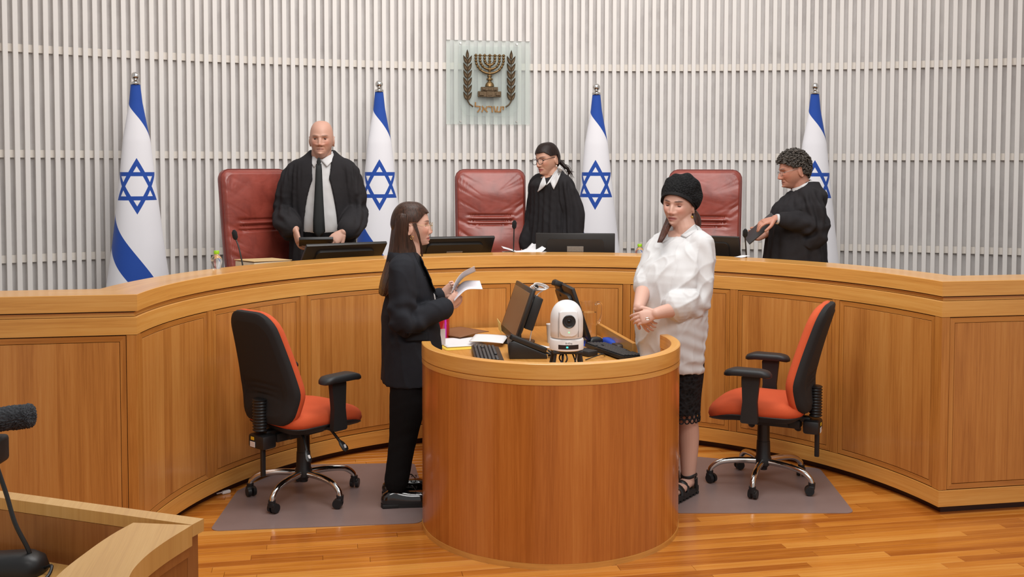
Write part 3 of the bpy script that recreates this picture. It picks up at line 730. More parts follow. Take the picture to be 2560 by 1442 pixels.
# Hebrew lettering
def stroke(mb, pts, w=10.5):
    for a, b in zip(pts, pts[1:]):
        A, B = Vector(ept(*a, -0.022)), Vector(ept(*b, -0.022)); d = B-A; ang = math.atan2(d.z, d.x)
        mb.box((A+B)/2, (d.length+w*K*1.6, 0.006, w*2*K), 0.001, 1, rot=Matrix.Rotation(-ang, 4, 'Y'))
for pts in ([[(514, 1022), (512, 1072), (580, 1078), (578, 1112), (548, 1152)]],
            [[(612, 1074), (684, 1150)], [(680, 1078), (664, 1114)], [(630, 1098), (610, 1150)]],
            [[(704, 1076), (752, 1080), (758, 1150)]],
            [[(784, 1076), (802, 1148), (876, 1150), (886, 1078)], [(836, 1078), (824, 1140)]],
            [[(908, 1078), (924, 1082), (918, 1112)]]):
    mb = MB()
    for p in pts: stroke(mb, p)
    mb.obj('letter', M_OCHRE, emb)
# ------------------------------------------------------------------ screens
M_BEZEL = plain('monitor_plastic', (34, 31, 29), 0.38, var=0.12)
M_GREY = plain('grey_plastic', (120, 118, 116), 0.45)
def monitor(name, loc, facing, tilt, w, h, label, group, stand=True, screen=None, drop=0.12):
    """screen faces local -y; facing in degrees; tilt>0 leans the top backwards (+y)"""
    m = empty(name, loc, math.radians(facing+90), label, 'monitor', group)
    T = Matrix.Rotation(-math.radians(tilt), 4, 'X')
    MB().box((0, 0.010, h/2), (w, 0.022, h), 0.005, 2).prism(round_poly([(-w*0.36, h*0.14), (w*0.36, h*0.14), (w*0.36, h*0.86), (-w*0.36, h*0.86)], 0.03, 4), -0.040, -0.018, Matrix.Rotation(pi/2, 4, 'X')).xform(T).obj('casing', M_BEZEL, m)
    MB().box((0, -0.002, h/2+0.004), (w-0.050, 0.003, h-0.062), 0.0008, 1).xform(T).obj('screen', screen or M_GREYSC, m)
    MB().box((0, 0.0425, h*0.60), (0.115, 0.003, 0.038), 0.0008, 1).xform(T).obj('label_plate', plain('silver_label', (150, 140, 128), 0.45, 0.4, var=0.25, vscale=90), m)
    MB().box((0, 0.0435, h*0.34), (0.115, 0.004, 0.006), 0.001, 1).xform(T).obj('trim_line', M_GREY, m)
    if stand:
        top = T @ Vector((0, 0.05, h*0.35))
        MB().tube([(0, 0.06, -drop), (0, 0.065, -drop+0.05), tuple(top)], [0.03, 0.024, 0.02], 12, ell=[(1, 0.5)]*3).obj('stand', M_BEZEL, m)
        MB().lathe([(0, -drop), (0.11, -drop), (0.11, -drop+0.006), (0.06, -drop+0.014), (0.0, -drop+0.016)], (0, 0.06, 0), 28).obj('stand_foot', M_BEZEL, m)
    return m
def pol(R, ang, z): a = math.radians(ang); return (R*math.sin(a), YBc+R*math.cos(a), z)
ZS = 1.06
monitor('bench_monitor', (-1.06, 6.985, ZS+0.025), 110, 46, 0.555, 0.32, 'black monitor tilted far back in front of the bald judge', 'monitors on the judges bench', stand=False)
monitor('bench_monitor', (-0.255, 7.29, ZS+0.022), 97, 42, 0.555, 0.32, 'black monitor between the long haired clerk and the middle red chair', 'monitors on the judges bench', stand=False)
monitor('bench_monitor', (0.615, 7.06, ZS-0.045+0.05), 76, 4, 0.555, 0.272, 'upright black monitor in front of the judge with ponytail', 'monitors on the judges bench', stand=False)
monitor('bench_monitor', (1.45, 6.68, ZS+0.02), 50, 18, 0.50, 0.275, 'black monitor partly hidden by the woman in white', 'monitors on the judges bench', stand=False)
# ------------------------------------------------------------------ things on the judges' bench
def goose(name, base, head, label, grp, r=0.0045):
    m = empty(name, base, 0, label, 'microphone', grp); d = Vector(head)-Vector(base)
    MB().lathe([(0, 0), (0.045, 0), (0.045, 0.012), (0.03, 0.024), (0.012, 0.030), (0.0, 0.032)], n=20).obj('base', M_BLACKP, m)
    pts = catmull([(0, 0, 0.02), (d.x*0.15, d.y*0.15, d.z*0.35), (d.x*0.55, d.y*0.55, d.z*0.72), tuple(d*0.9)], 6)
    MB().tube(pts, r, 10).obj('gooseneck', plain('dark_steel', (60, 58, 56), 0.35, 0.8), m)
    t = d.normalized(); t = Vector((t.x, t.y-0.25, t.z)).normalized(); a = Vector(d)*0.88
    MB().tube([a, a+t*0.012, a+t*0.045, a+t*0.060], [0.008, 0.0155, 0.016, 0.007], 14).obj('foam_head', plain('foam_black', (22, 22, 24), 0.95, bump=0.6, bscale=900), m)
    return m
goose('bench_microphone', pol(2.30, -44.0, ZS), (-1.660, 6.40, 1.40), 'gooseneck microphone in front of the left red chair', 'bench microphones')
goose('bench_microphone', pol(2.36, 4.1, ZS), (0.178, 7.07, 1.41), 'gooseneck microphone in front of the middle red chair', 'bench microphones')
goose('bench_microphone', pol(2.34, 43.6, ZS), (1.560, 6.31, 1.385), 'gooseneck microphone near the curly haired judge', 'bench microphones')
def bottle(loc, label):
    b = empty('water_bottle', loc, 0, label, 'bottle', 'water bottles with green caps')
    g = NT('clear_pet') if 'clear_pet' not in MATS else None
    if g:
        g.set(Base_Color=(0.95, 0.97, 0.98), Roughness=0.04, IOR=1.33, Transmission_Weight=0.95); g.bump(g.noise(g.coord(), 40, 2), 0.05, 0.002); MATS['clear_pet'] = g.m
    MB().lathe([(0.0, 0.0), (0.020, 0.0), (0.024, 0.006), (0.025, 0.018), (0.031, 0.034), (0.032, 0.046), (0.029, 0.060), (0.020, 0.074), (0.0135, 0.082), (0.013, 0.092), (0.0, 0.092)], n=28).obj('body', MATS['clear_pet'], b)
    MB().lathe([(0.0145, 0.084), (0.0152, 0.086), (0.0152, 0.101), (0.014, 0.103), (0.0, 0.103)], n=24).obj('cap', plain('lime_cap', (150, 205, 30), 0.4), b)
bottle((-1.735, 6.075, HB+0.0005), 'small clear water bottle with green cap at the left end of the bench')
bottle(pol(2.32, 25.6, ZS+0.11), 'green capped water bottle peeking out left of the woman in white')
MB().box(pol(2.32, 25.6, ZS+0.055), (0.16, 0.16, 0.108), 0.006).obj('document_box', plain('brown_box', (110, 84, 58), 0.7)); tag(bpy.data.objects['document_box'], 'low brown box under the bottle behind the woman in white', 'box')
bk = empty('book', (-1.50, 6.53, ZS), math.radians(38), 'thick tan bound book lying beside the left gooseneck microphone', 'book')
MB().box((0, 0, 0.135), (0.27, 0.20, 0.050), 0.004).obj('pages', plain('book_pages', (214, 200, 176), 0.8, var=0.15, vscale=200), bk)
MB().box((0, 0, 0.163), (0.28, 0.21, 0.004), 0.001, 1, rot=(0, 0.03, 0)).box((0, 0, 0.108), (0.28, 0.21, 0.004), 0.001, 1).obj('cover', plain('tan_cover', (196, 164, 116), 0.7), bk)
MB().box((0, 0, 0.053), (0.29, 0.22, 0.104), 0.004).obj('binder_below', M_BLACKM, bk)
def sheet(name, loc, rz, w, d, mat, curl=None, parent=None, th=0.0006, n=10, tilt=0.0):
    V = []; Fc = []; m_ = n
    for i in range(n+1):
        for j in range(m_+1):
            x = -w/2+w*i/n; y = -d/2+d*j/m_; z = curl(x, y) if curl else 0; V.append((x, y, z))
    for i in range(n):
        for j in range(m_): A = i*(m_+1)+j; Fc.append((A, A+m_+1, A+m_+2, A+1))
    me = from_np(name, V, Fc); o = link(name, me, mat, parent); o.location = loc; o.rotation_euler = (tilt, 0, rz)
    s = o.modifiers.new('thickness', 'SOLIDIFY'); s.thickness = th; s.offset = 1; return o
pp = empty('paper_pile', pol(2.42, 6.0, ZS), 0.15, 'loose white papers in a curled pile before the middle red chair', 'papers')
MB().box((-0.02, 0, 0.06), (0.26, 0.2, 0.118), 0.01).obj('binder', plain('dark_violet_binder', (58, 44, 62), 0.6), pp)
sheet('sheet', (0, 0, 0.125), 0.1, 0.24, 0.22, M_PAPER, lambda x, y: 0.05*max(0, x/0.12)**2+0.012*math.sin(18*y+x*9)+0.006, pp)
sheet('sheet', (-0.03, 0.01, 0.15), -0.25, 0.24, 0.20, M_PAPER, lambda x, y: 0.035*max(0, -x/0.12)**2*0+0.03*math.cos(12*x+2), pp)
sheet('sheet', (0.05, -0.02, 0.142), 0.35, 0.18, 0.2, M_PAPER, lambda x, y: 0.055*max(0, (x+0.02)/0.1)**1.5*max(0, 0.5+y*5)-0.01, pp)
o = sheet('loose_note', pol(2.21, 44.0, HB+0.001), 0.4, 0.09, 0.06, M_PAPER, lambda x, y: 0.006+0.004*math.sin(40*x), None); tag(o, 'small white note on the bench by the right gooseneck microphone', 'paper')
# ------------------------------------------------------------------ clerks' desk: screens and devices
GRP = 'monitors on the clerk desk'
m1 = monitor('desk_monitor', (-0.055, 6.06, ZT+0.035), 180, 19, 0.50, 0.325, 'desk monitor facing the clerk in black, left of the white camera', GRP, stand=True, drop=0.035, screen=plain('brown_screen', (112, 88, 70), 0.35, var=0.05))
MB().box((0.02, 0.085, 0.185), (0.20, 0.055, 0.20), 0.006).xform(Matrix.Rotation(-math.radians(19), 4, 'X')).obj('mini_computer', M_BLACKM, m1)
MB().box((-0.19, -0.012, 0.03), (0.075, 0.0015, 0.075), 0.0, 1, rot=(0.2, 0.25, 0.1)).obj('sticky_note', plain('yellow_note', (238, 226, 150), 0.8), m1)
MB().box((0.235, -0.004, 0.018), (0.006, 0.003, 0.004)).obj('power_light', plain('led_lime', (190, 230, 60), 0.4, Emission_Color=lin((170, 230, 60)), Emission_Strength=2.0), m1)
m2 = monitor('desk_monitor', (0.415, 6.10, ZT+0.035), 0, 19, 0.50, 0.325, 'desk monitor seen from behind, between the white camera and the glass jug', GRP, stand=True, drop=0.035)
bx_ = MB().box((0.05, 0.14, 0.30), (0.06, 0.055, 0.030), 0.006, rot=(0.3, 0.1, 0.2)).box((0.05, 0.11, 0.26), (0.03, 0.03, 0.08), 0.006).obj('card_reader', M_BLACKM, m2)
MB().box((0.055, 0.140, 0.3165), (0.024, 0.03, 0.001), 0, 1, rot=(0.3, 0.1, 0.2)).obj('reader_window', M_GREY, bx_)
wc = empty('white_cable', (0.10, 6.05, 1.07), 0, 'white cable tied in a loop behind the left desk monitor', 'cable')
rr = random.Random(2)
pts = []
for k in range(5):
    for t in np.linspace(0, 2*pi, 10, endpoint=False): pts.append((0.03+0.045*math.cos(t)+0.01*k*0.5, 0.02*math.sin(t*0.5+k), 0.015*math.sin(t)+0.004*k-0.01*math.cos(t)*k*0.3))
pts += [(0.02, 0, -0.05), (0.015, -0.02, -0.15), (-0.01, -0.03, -0.24), (-0.03, -0.06, -0.316)]
MB().tube(catmull(pts, 3), 0.0028, 7).obj('cord', M_WHITE, wc)
MB().tube([(0.02, -0.02, 0.01), (0.025, 0.02, 0.012)], 0.012, 10).obj('tie', M_BLACKP, wc)
# keyboards : long axis y
def keyboard(loc, rz, label):
    k = empty('keyboard', loc, rz, label, 'keyboard', 'black keyboards on the clerk desk')
    MB().prism(round_poly([(-0.078, -0.225), (0.078, -0.225), (0.078, 0.225), (-0.078, 0.225)], 0.01, 3), 0.0, 0.018, Matrix.Rotation(0.06, 4, 'Y') @ Matrix.Translation((0, 0, 0.004))).obj('case', M_BLACKP, k)
    km = MB().box((0, 0, 0.004), (0.0165, 0.0175, 0.010), 0.003, 1).mesh('key'); km.materials.append(plain('key_plastic', (52, 52, 54), 0.5, var=0.1))
    for r in range(6):
        for c in range(21):
            if (r, c) in ((0, 15), (5, 5), (5, 6), (5, 7), (2, 15), (2, 16)): continue
            o = link('key', km, None, k); x = -0.058+r*0.0205; o.location = (x, -0.205+c*0.0205, 0.0225-0.06*x); o.rotation_euler = (0, 0.06, 0)
    return k
keyboard((-0.25, 5.60, ZT), -0.10, 'black keyboard beside the papers of the clerk in black')
keyboard((0.475, 5.575, ZT), 0.22, 'black keyboard beside the blue mouse pad')
ph = empty('desk_phone', (-0.03, 5.58, ZT), math.radians(172), 'black desk phone in front of the left desk monitor', 'phone')
MB().prism([(-0.11, 0.0), (0.10, 0.0), (0.105, 0.09), (0.075, 0.10), (-0.105, 0.025)], -0.09, 0.09, Matrix.Rotation(pi/2, 4, 'X'), r=0.006).obj('body', M_BLACKP, ph)
MB().prism(round_poly([(-0.11, -0.024), (0.11, -0.024), (0.11, 0.024), (-0.11, 0.024)], 0.02, 4), 0.0, 0.026, Matrix.Translation((0, 0.062, 0.070)) @ Matrix.Rotation(-0.38, 4, 'Y'), r=0.006).obj('handset', M_BLACKP, ph)
MB().box((0.055, -0.03, 0.092), (0.05, 0.085, 0.006), 0.002, rot=(0, -0.40, 0)).obj('display', M_GREYSC, ph)
MB().tube(catmull([(-0.10, 0.06, 0.03), (-0.13, 0.07, 0.02), (-0.12, 0.03, 0.008), (-0.15, -0.02, 0.012), (-0.12, 0.0, 0.03), (-0.16, 0.04, 0.01), (-0.11, -0.09, 0.006)], 6), 0.005, 8).obj('coiled_cord', M_BLACKP, ph)
mp = empty('mouse_pad', (0.475, 5.90, ZT), 0.1, 'blue mouse pad with a gel wrist rest', 'mouse pad')
BLUE = plain('blue_fabric', (34, 72, 176), 0.7, bump=0.2, bscale=600)
MB().prism(round_poly([(-0.12, -0.10), (0.08, -0.10), (0.08, 0.10), (-0.12, 0.10)], 0.05, 6), 0.0, 0.004).obj('pad', BLUE, mp)
mb = MB(); pillow(mb, resample(round_poly([(-0.035, -0.09), (0.035, -0.09), (0.035, 0.09), (-0.035, 0.09)], 0.03), 40), [(0, 0.0), (1, 0.0), (1.0, 0.012), (0.85, 0.022), (0.4, 0.025), (0, 0.025)], lambda x, y, d: (x+0.075, y, d+0.002)); mb.obj('wrist_rest', BLUE, mp, 60)
ms = empty('mouse', (0.445, 5.90, ZT+0.004), 0.3, 'black computer mouse on the blue pad', 'mouse')
mb = MB(); pillow(mb, resample(round_poly([(-0.055, -0.03), (0.055, -0.028), (0.055, 0.028), (-0.055, 0.03)], 0.025), 36), [(0, 0.0), (0.95, 0.0), (1.0, 0.010), (0.93, 0.024), (0.7, 0.034), (0.4, 0.038), (0, 0.039)], lambda x, y, d: (x, y, d*(1-2.0*max(0, -x)))); mb.obj('shell', M_BLACKP, ms, 60)
MB().cyl((-0.035, -0.003, 0.030), (-0.035, 0.003, 0.030), 0.007, 0.007, 14).obj('wheel', M_GREY, ms)
wrd = MB(); pillow(wrd, resample(round_poly([(-0.038, -0.13), (0.038, -0.13), (0.038, 0.13), (-0.038, 0.13)], 0.03), 40), [(0, 0.0), (1, 0.0), (1.02, 0.012), (0.9, 0.026), (0.5, 0.030), (0, 0.030)], lambda x, y, d: (x, y, d)); o = wrd.obj('keyboard_wrist_rest', plain('brown_leatherette', (50, 38, 32), 0.5), None, 60)
o.location = (0.545, 5.545, ZT); o.rotation_euler = (0, 0, 0.22); o.location.x = 0.595; o.location.x = 0.597-0.02; o.location.z = ZT; o.scale = (0.62, 1, 1)
tag(o, 'dark brown padded rest beside the right keyboard', 'wrist rest'); o.location = (0.537, 5.72, ZT+0.0); o.rotation_euler = (0, 0, 0.1); o.scale = (0.7, 0.4, 1)
ad = MB().box((0.30, 5.56, ZT+0.016), (0.075, 0.13, 0.030), 0.006, rot=(0, 0, 0.5)).obj('power_adapter', M_BLACKM); tag(ad, 'small black power brick right of the white camera', 'adapter')
cb_ = MB().tube(catmull([(0.26, 5.40, ZT+0.003), (0.36, 5.45, ZT+0.02), (0.40, 5.52, ZT+0.006), (0.36, 5.62, ZT+0.012), (0.42, 5.72, ZT+0.006), (0.38, 5.86, ZT+0.004)], 8), 0.003, 8).obj('black_cable', M_BLACKP); tag(cb_, 'thin black cable looping across the desk by the right keyboard', 'cable')
# glass jug
jg = empty('water_jug', (0.485, 6.18, ZT), 0.35, 'clear glass jug half full of water', 'jug')
def glassm(name, col, ior, rough=0.0):
    t = NT(name); t.set(Base_Color=col, Roughness=rough, IOR=ior, Transmission_Weight=1.0); t.bump(t.noise(t.coord(), 12, 2), 0.02, 0.002); return t.m
GLASS = glassm('clear_glass', (0.98, 0.985, 0.98), 1.45)
MB().lathe([(0.0, 0.0), (0.048, 0.0), (0.050, 0.004), (0.051, 0.10), (0.050, 0.17), (0.053, 0.205), (0.055, 0.215), (0.0525, 0.215), (0.047, 0.17), (0.048, 0.10), (0.0465, 0.010), (0.0, 0.010)], n=36).obj('glass', GLASS, jg, 60)
MB().lathe([(0.0, 0.0105), (0.046, 0.0105), (0.0473, 0.10), (0.0468, 0.150), (0.0, 0.150)], n=36).obj('water', glassm('water', (0.96, 0.97, 0.96), 1.2), jg, 60)
MB().tube(catmull([(0.049, 0, 0.195), (0.075, 0, 0.205), (0.098, 0, 0.18), (0.094, 0, 0.12), (0.072, 0, 0.082), (0.050, 0, 0.078)], 6), 0.006, 10, ell=[(1.3, 0.8)]*31).obj('handle', GLASS, jg, 60)
cu = MB().lathe([(0.0, 0.0), (0.026, 0.0), (0.033, 0.105), (0.0345, 0.108), (0.0345, 0.112), (0.032, 0.112), (0.0, 0.108)], (0.205, 5.99, ZT), 28).obj('paper_cup', M_WHITE); tag(cu, 'white paper cup behind the white camera', 'cup')
# papers on the left of the desk
for i, (x, y, rz, w, d, mt, z, lab) in enumerate(((-0.34, 6.06, 0.15, 0.24, 0.30, M_PAPER, 0.0, 'white sheets of paper in front of the red drinking bottle'), (-0.30, 6.33, 0.6, 0.24, 0.26, plain('brown_folder', (128, 84, 52), 0.7), 0.004, 'brown cardboard folder behind the white sheets'), (-0.17, 6.02, -0.3, 0.2, 0.26, M_PAPER, 0.008, 'curled white sheets under the left desk monitor'), (0.07, 5.80, 0.5, 0.10, 0.16, M_PAPER, 0.0, 'small white sheet behind the desk phone'))):
    o = sheet('paper_sheet', (x, y, ZT+0.001+z), rz, w, d, mt, (lambda x, y: 0.01*math.sin(9*x+i)+0.012) if i else (lambda x, y: 0.004), None, th=0.004); tag(o, lab, 'paper', 'papers on the clerk desk')
yl = sheet('yellow_folder', (-0.35, 5.99, ZT+0.0005), 0.15, 0.25, 0.30, plain('yellow_card', (226, 190, 70), 0.7), None, None, th=0.002); tag(yl, 'yellow cardboard folder under the white sheets', 'folder')
rb = empty('drinking_bottle', (-0.415, 6.27, ZT), 0, 'red plastic drinking bottle with a magenta stripe beside the clerk in black', 'bottle')
MB().lathe([(0, 0), (0.036, 0), (0.040, 0.006), (0.040, 0.150), (0.037, 0.165), (0.0, 0.166)], n=28).obj('body', plain('red_acrylic', (176, 34, 40), 0.12, Coat_Weight=0.6), rb)
MB().box((0.01, -0.0395, 0.08), (0.012, 0.004, 0.15), 0.001, 1).obj('stripe', plain('magenta', (190, 40, 170), 0.4), rb)
MB().lathe([(0.038, 0.166), (0.041, 0.170), (0.040, 0.185), (0.02, 0.190), (0.012, 0.20), (0.012, 0.215), (0.0, 0.216)], n=24).obj('lid', plain('pink_clear', (190, 120, 130), 0.15, Transmission_Weight=0.5), rb)
# ------------------------------------------------------------------ robotic camera
pc = empty('robotic_camera', (0.062, 5.02, ZT), math.radians(-6), 'white dome shaped robotic camera standing on a black stand', 'camera')
H0 = 0.135
MB().lathe([(0.0, H0), (0.082, H0), (0.086, H0+0.004), (0.086, H0+0.050), (0.083, H0+0.056), (0.078, H0+0.059), (0.0, H0+0.060)], n=40).obj('base', M_WHITE, pc)
prof = [(0.0, 0.062), (0.077, 0.062), (0.081, 0.068), (0.0825, 0.10), (0.0825, 0.150)]+[(0.0825*math.cos(a)**0.85, 0.150+0.098*math.sin(a)) for a in np.linspace(0.1, pi/2-0.03, 14)]+[(0.0, 0.248)]
yk = MB().lathe([(r, H0+z) for r, z in prof], n=44).obj('yoke', M_WHITE, pc)
hd_ = MB().prism(round_poly([(-0.046, 0.078), (0.046, 0.078), (0.046, 0.20), (-0.046, 0.20)], [0.03, 0.03, 0.012, 0.012], 6), 0.060, 0.0895, Matrix.Translation((0, 0, H0)) @ Matrix.Rotation(pi/2, 4, 'X'), r=0.004).obj('head', M_WHITE, pc)
for s in (-1, 1):
    MB().tube([(s*0.050, -math.sqrt(max(0, 0.0831**2-0.05**2))-0.0002, H0+z) for z in (0.07, 0.12, 0.155)]+[(s*0.047, -0.06, H0+0.19), (s*0.042, -0.040, H0+0.222), (s*0.03, 0.0, H0+0.243)], 0.0011, 6).obj('seam', M_GREY, yk)
lc = Vector((0, -0.089, H0+0.152))
MB().lathe([(0.0, 0), (0.033, 0), (0.033, 0.004), (0.030, 0.007), (0.027, 0.004), (0.020, 0.003), (0.018, 0.006), (0.0145, 0.006), (0.013, 0.001), (0.0, 0.001)], lc, 32, Matrix.Rotation(pi/2, 4, 'X')).obj('lens_ring', plain('lens_black', (40, 40, 42), 0.35), hd_)
MB().sphere(lc+Vector((0, 0.002, 0)), 0.0105, 18, 12, (1, 0.5, 1)).obj('lens_glass', plain('lens_glass', (12, 12, 16), 0.05), hd_)
MB().sphere((0, -0.0895, H0+0.097), 0.0028, 10, 8).obj('status_light', plain('led_green', (60, 230, 90), 0.4, Emission_Color=lin((80, 240, 110)), Emission_Strength=4.0), hd_)
win = MB(); V, Fc, U = arc_slab(0, 0, 0.0850, 0.0868, pi-0.62, pi+0.62, H0+0.012, H0+0.034, n=14)
wn = link('display_window', from_np('display_window', V, Fc, U, False), plain('dark_window', (44, 42, 44), 0.2), pc)
MB().box((-0.008, -0.0866, H0+0.023), (0.010, 0.002, 0.008)).obj('display_glow', plain('teal_glow', (70, 200, 190), 0.4, Emission_Color=lin((60, 190, 180)), Emission_Strength=1.5), wn)
tc = bpy.data.curves.new('camera_lettering', 'FONT'); tc.body = 'BirdDog'; tc.size = 0.010; tc.extrude = 0.0002; tc.align_x = 'CENTER'
to = bpy.data.objects.new('camera_lettering', tc); COL.objects.link(to)
bpy.context.view_layer.update(); tm = bpy.data.meshes.new_from_object(to); bpy.data.objects.remove(to); lt = link('lettering', tm, plain('grey_print', (90, 90, 92), 0.5), pc)
lt.location = (0.0, -0.0866, H0+0.040); lt.rotation_euler = (pi/2, 0, 0)
MB().box((0, 0, H0-0.008), (0.15, 0.13, 0.014), 0.003).obj('mount_plate', M_BLACKM, pc)
for i, (sx, sy) in enumerate(((1, 1), (1, -1), (-1, 1), (-1, -1))): MB().tube([(sx*0.062, sy*0.05, H0-0.01), (sx*0.080, sy*0.062, 0.004)], 0.008, 8).obj('stand_leg', M_BLACKM, pc)
for i in range(9):
    q = random.Random(i); a = (q.uniform(-0.05, 0.07), q.uniform(-0.05, 0.0)); pts = [(a[0], a[1], H0-0.012), (a[0]+q.uniform(-0.02, 0.02), a[1]-0.015, 0.09), (a[0]+q.uniform(-0.03, 0.03), a[1]-0.01, 0.04), (a[0]+q.uniform(-0.05, 0.05), a[1]+0.02, 0.006)]
    MB().tube(catmull(pts, 5), 0.004 if i > 1 else 0.0025, 7).obj('cable', (M_WHITE, plain('blue_cable', (60, 110, 190), 0.5))[i] if i < 2 else M_BLACKP, pc)

# ------------------------------------------------------------------ foreground advocate's desk (lower left)
ad_ = empty('advocate_desk', (0, 0, 0), 0, 'pale topped curved wooden desk corner in the lower left foreground', 'desk')
ZC = 0.95
A_out = catmull([(-1.455, 2.510), (-1.505, 2.40), (-1.536, 2.30), (-1.545, 2.20), (-1.525, 2.02), (-1.46, 1.85)], 5)
A_in = catmull([(-1.595, 2.552), (-1.628, 2.48), (-1.659, 2.386), (-1.694, 2.238), (-1.700, 2.05), (-1.66, 1.82)], 5)
def ribbon(name, pa, pb, z0, z1, mat, parent, nu=1.0):
    rings = []
    for a, b in zip(pa, pb): rings.append([(a[0], a[1], z0), (a[0], a[1], z1), (b[0], b[1], z1), (b[0], b[1], z0)])
    return MB().loft(rings).obj(name, mat, parent, 30)
ribbon('top_cap', A_out, A_in, ZC-0.05, ZC, W_PALE, ad_)
W_AD = wood('advocate_side_wood', (128, 72, 30), (158, 98, 46), (176, 116, 60), 'Object', 'z', rough=0.35)
inset = lambda P, d: [np.array((p[0]+d, p[1])) for p in P]
ribbon('cap_fillet', inset(A_out, -0.006), inset(A_in, 0.006), ZC-0.075, ZC-0.0505, W_AD, ad_)
ribbon('side_wall', inset(A_out, -0.012), inset(A_in, 0.012), 0.0, ZC-0.0755, W_AD, ad_)
bd_ = [(-1.455, 2.510), (-1.475, 2.565), (-2.6, 3.235), (-2.6, 3.17)]
back0 = np.array((-1.455, 2.512)); back1 = np.array((-2.75, 3.262)); nrm = np.array((0.50, 0.866))*0.045
pb_ = [tuple(back0), tuple(back0+nrm), tuple(back1+nrm), tuple(back1)]
MB().prism(pb_, ZC-0.03, ZC+0.0).obj('back_rail', W_PALE, ad_)
q0 = back0-np.array((0.012, -0.004)); MB().prism([tuple(q0), tuple(q0+nrm*0.9), tuple(back1+nrm*0.9), tuple(back1)], 0.0, ZC-0.031).obj('back_panel', W_AD, ad_)
inn = [tuple(p[:2]) for p in A_in]
MB().prism([(-2.75, 1.82)]+[(x-0.001, y) for x, y in reversed(inn)]+[(-2.75, 3.23)], 0.79, 0.82).obj('worktop', W_PALE, ad_)
mm = empty('desk_microphone', (-1.895, 2.635, 0.82), math.radians(-14), 'black conference microphone on the foreground desk at lower left', 'microphone')
mb = MB(); pillow(mb, resample(round_poly([(-0.12, -0.05), (0.09, -0.045), (0.09, 0.045), (-0.12, 0.05)], 0.035), 40), [(0, 0.0), (0.98, 0.0), (1, 0.008), (0.92, 0.03), (0.7, 0.042), (0, 0.045)], lambda x, y, d: (x, y, d*(1.0+2*x))); mb.obj('base', M_BLACKP, mm, 60)
MB().tube(catmull([(0.055, 0.0, 0.03), (0.045, 0, 0.06), (0.015, 0.0, 0.12), (-0.015, 0.01, 0.20), (-0.06, 0.01, 0.32), (-0.13, 0.01, 0.42)], 6), 0.0055, 10).obj('gooseneck', M_BLACKP, mm)
MB().tube([(-0.125, 0.01, 0.41), (-0.16, 0.01, 0.46), (-0.18, 0.01, 0.49)], [0.008, 0.014, 0.009], 12).obj('foam_head', MATS['foam_black'], mm)
MB().sphere((-0.03, -0.047, 0.022), 0.003, 8, 6).obj('status_light', MATS['led_lime'], mm)
MB().tube(catmull([(0.085, 0.0, 0.01), (0.11, -0.01, 0.02), (0.115, -0.05, 0.005), (0.10, -0.14, 0.004), (0.02, -0.30, 0.004)], 6), 0.004, 8).obj('cord', M_BLACKP, mm)
# press video camera whose furry microphone reaches into the frame
vc = empty('video_camera', (-2.383, 3.66, 0), math.radians(-8), 'video camera with grey furry microphone at the left edge', 'camera')
FUR = plain('grey_fur', (70, 72, 76), 0.95, var=0.5, vscale=220, bump=1.0, bscale=420)
fur = MB().tube(catmull([(0.0, 0, 0.945), (0.06, 0, 0.95), (0.20, 0, 0.964), (0.275, 0, 0.972), (0.298, 0, 0.974)], 7), [0.030]+[0.0375]*22+[0.036, 0.034, 0.030, 0.024, 0.016, 0.006], 30).mesh('furry_microphone', 80)
b = bmesh.new(); b.from_mesh(fur); bmesh.ops.subdivide_edges(b, edges=b.edges[:], cuts=2, use_grid_fill=True)
qq = random.Random(4)
for v in b.verts: v.co += v.normal*(qq.random()-0.4)*0.009
b.to_mesh(fur); b.free(); link('furry_microphone', fur, FUR, vc)
MB().box((0.045, 0, 0.858), (0.30, 0.11, 0.09), 0.014, 3).obj('body', M_BLACKM, vc)
MB().cyl((0.03, 0, 0.90), (0.03, 0, 0.935), 0.014, 0.014, 12).obj('shoe_mount', M_BLACKP, vc)
MB().lathe([(0.0, 0.0), (0.04, 0.0), (0.042, 0.02), (0.036, 0.05), (0.03, 0.06), (0.0, 0.06)], (-0.13, 0, 0.858), 24, Matrix.Rotation(-pi/2, 4, 'Y')).obj('lens', M_BLACKP, vc)
MB().cyl((0.0, 0, 0.55), (0.0, 0, 0.81), 0.02, 0.025, 16).obj('tripod_column', M_BLACKP, vc)
for k in range(3):
    a = 2*pi*k/3+2.1; MB().tube([(0.0, 0, 0.74), (0.28*math.cos(a), 0.28*math.sin(a), 0.012)], [0.016, 0.011], 10).obj('tripod_leg', M_BLACKP, vc)
wt = MB().box((-1.672, 5.80, 0.010), (0.05, 0.024, 0.018), 0.006, rot=(0, 0, 0.5)).tube([(-1.69, 5.79, 0.012), (-1.72, 5.775, 0.01)], 0.004, 8).obj('cable_plug', M_WHITE); tag(wt, 'small white cable plug on the floor by the bench plinth', 'plug')
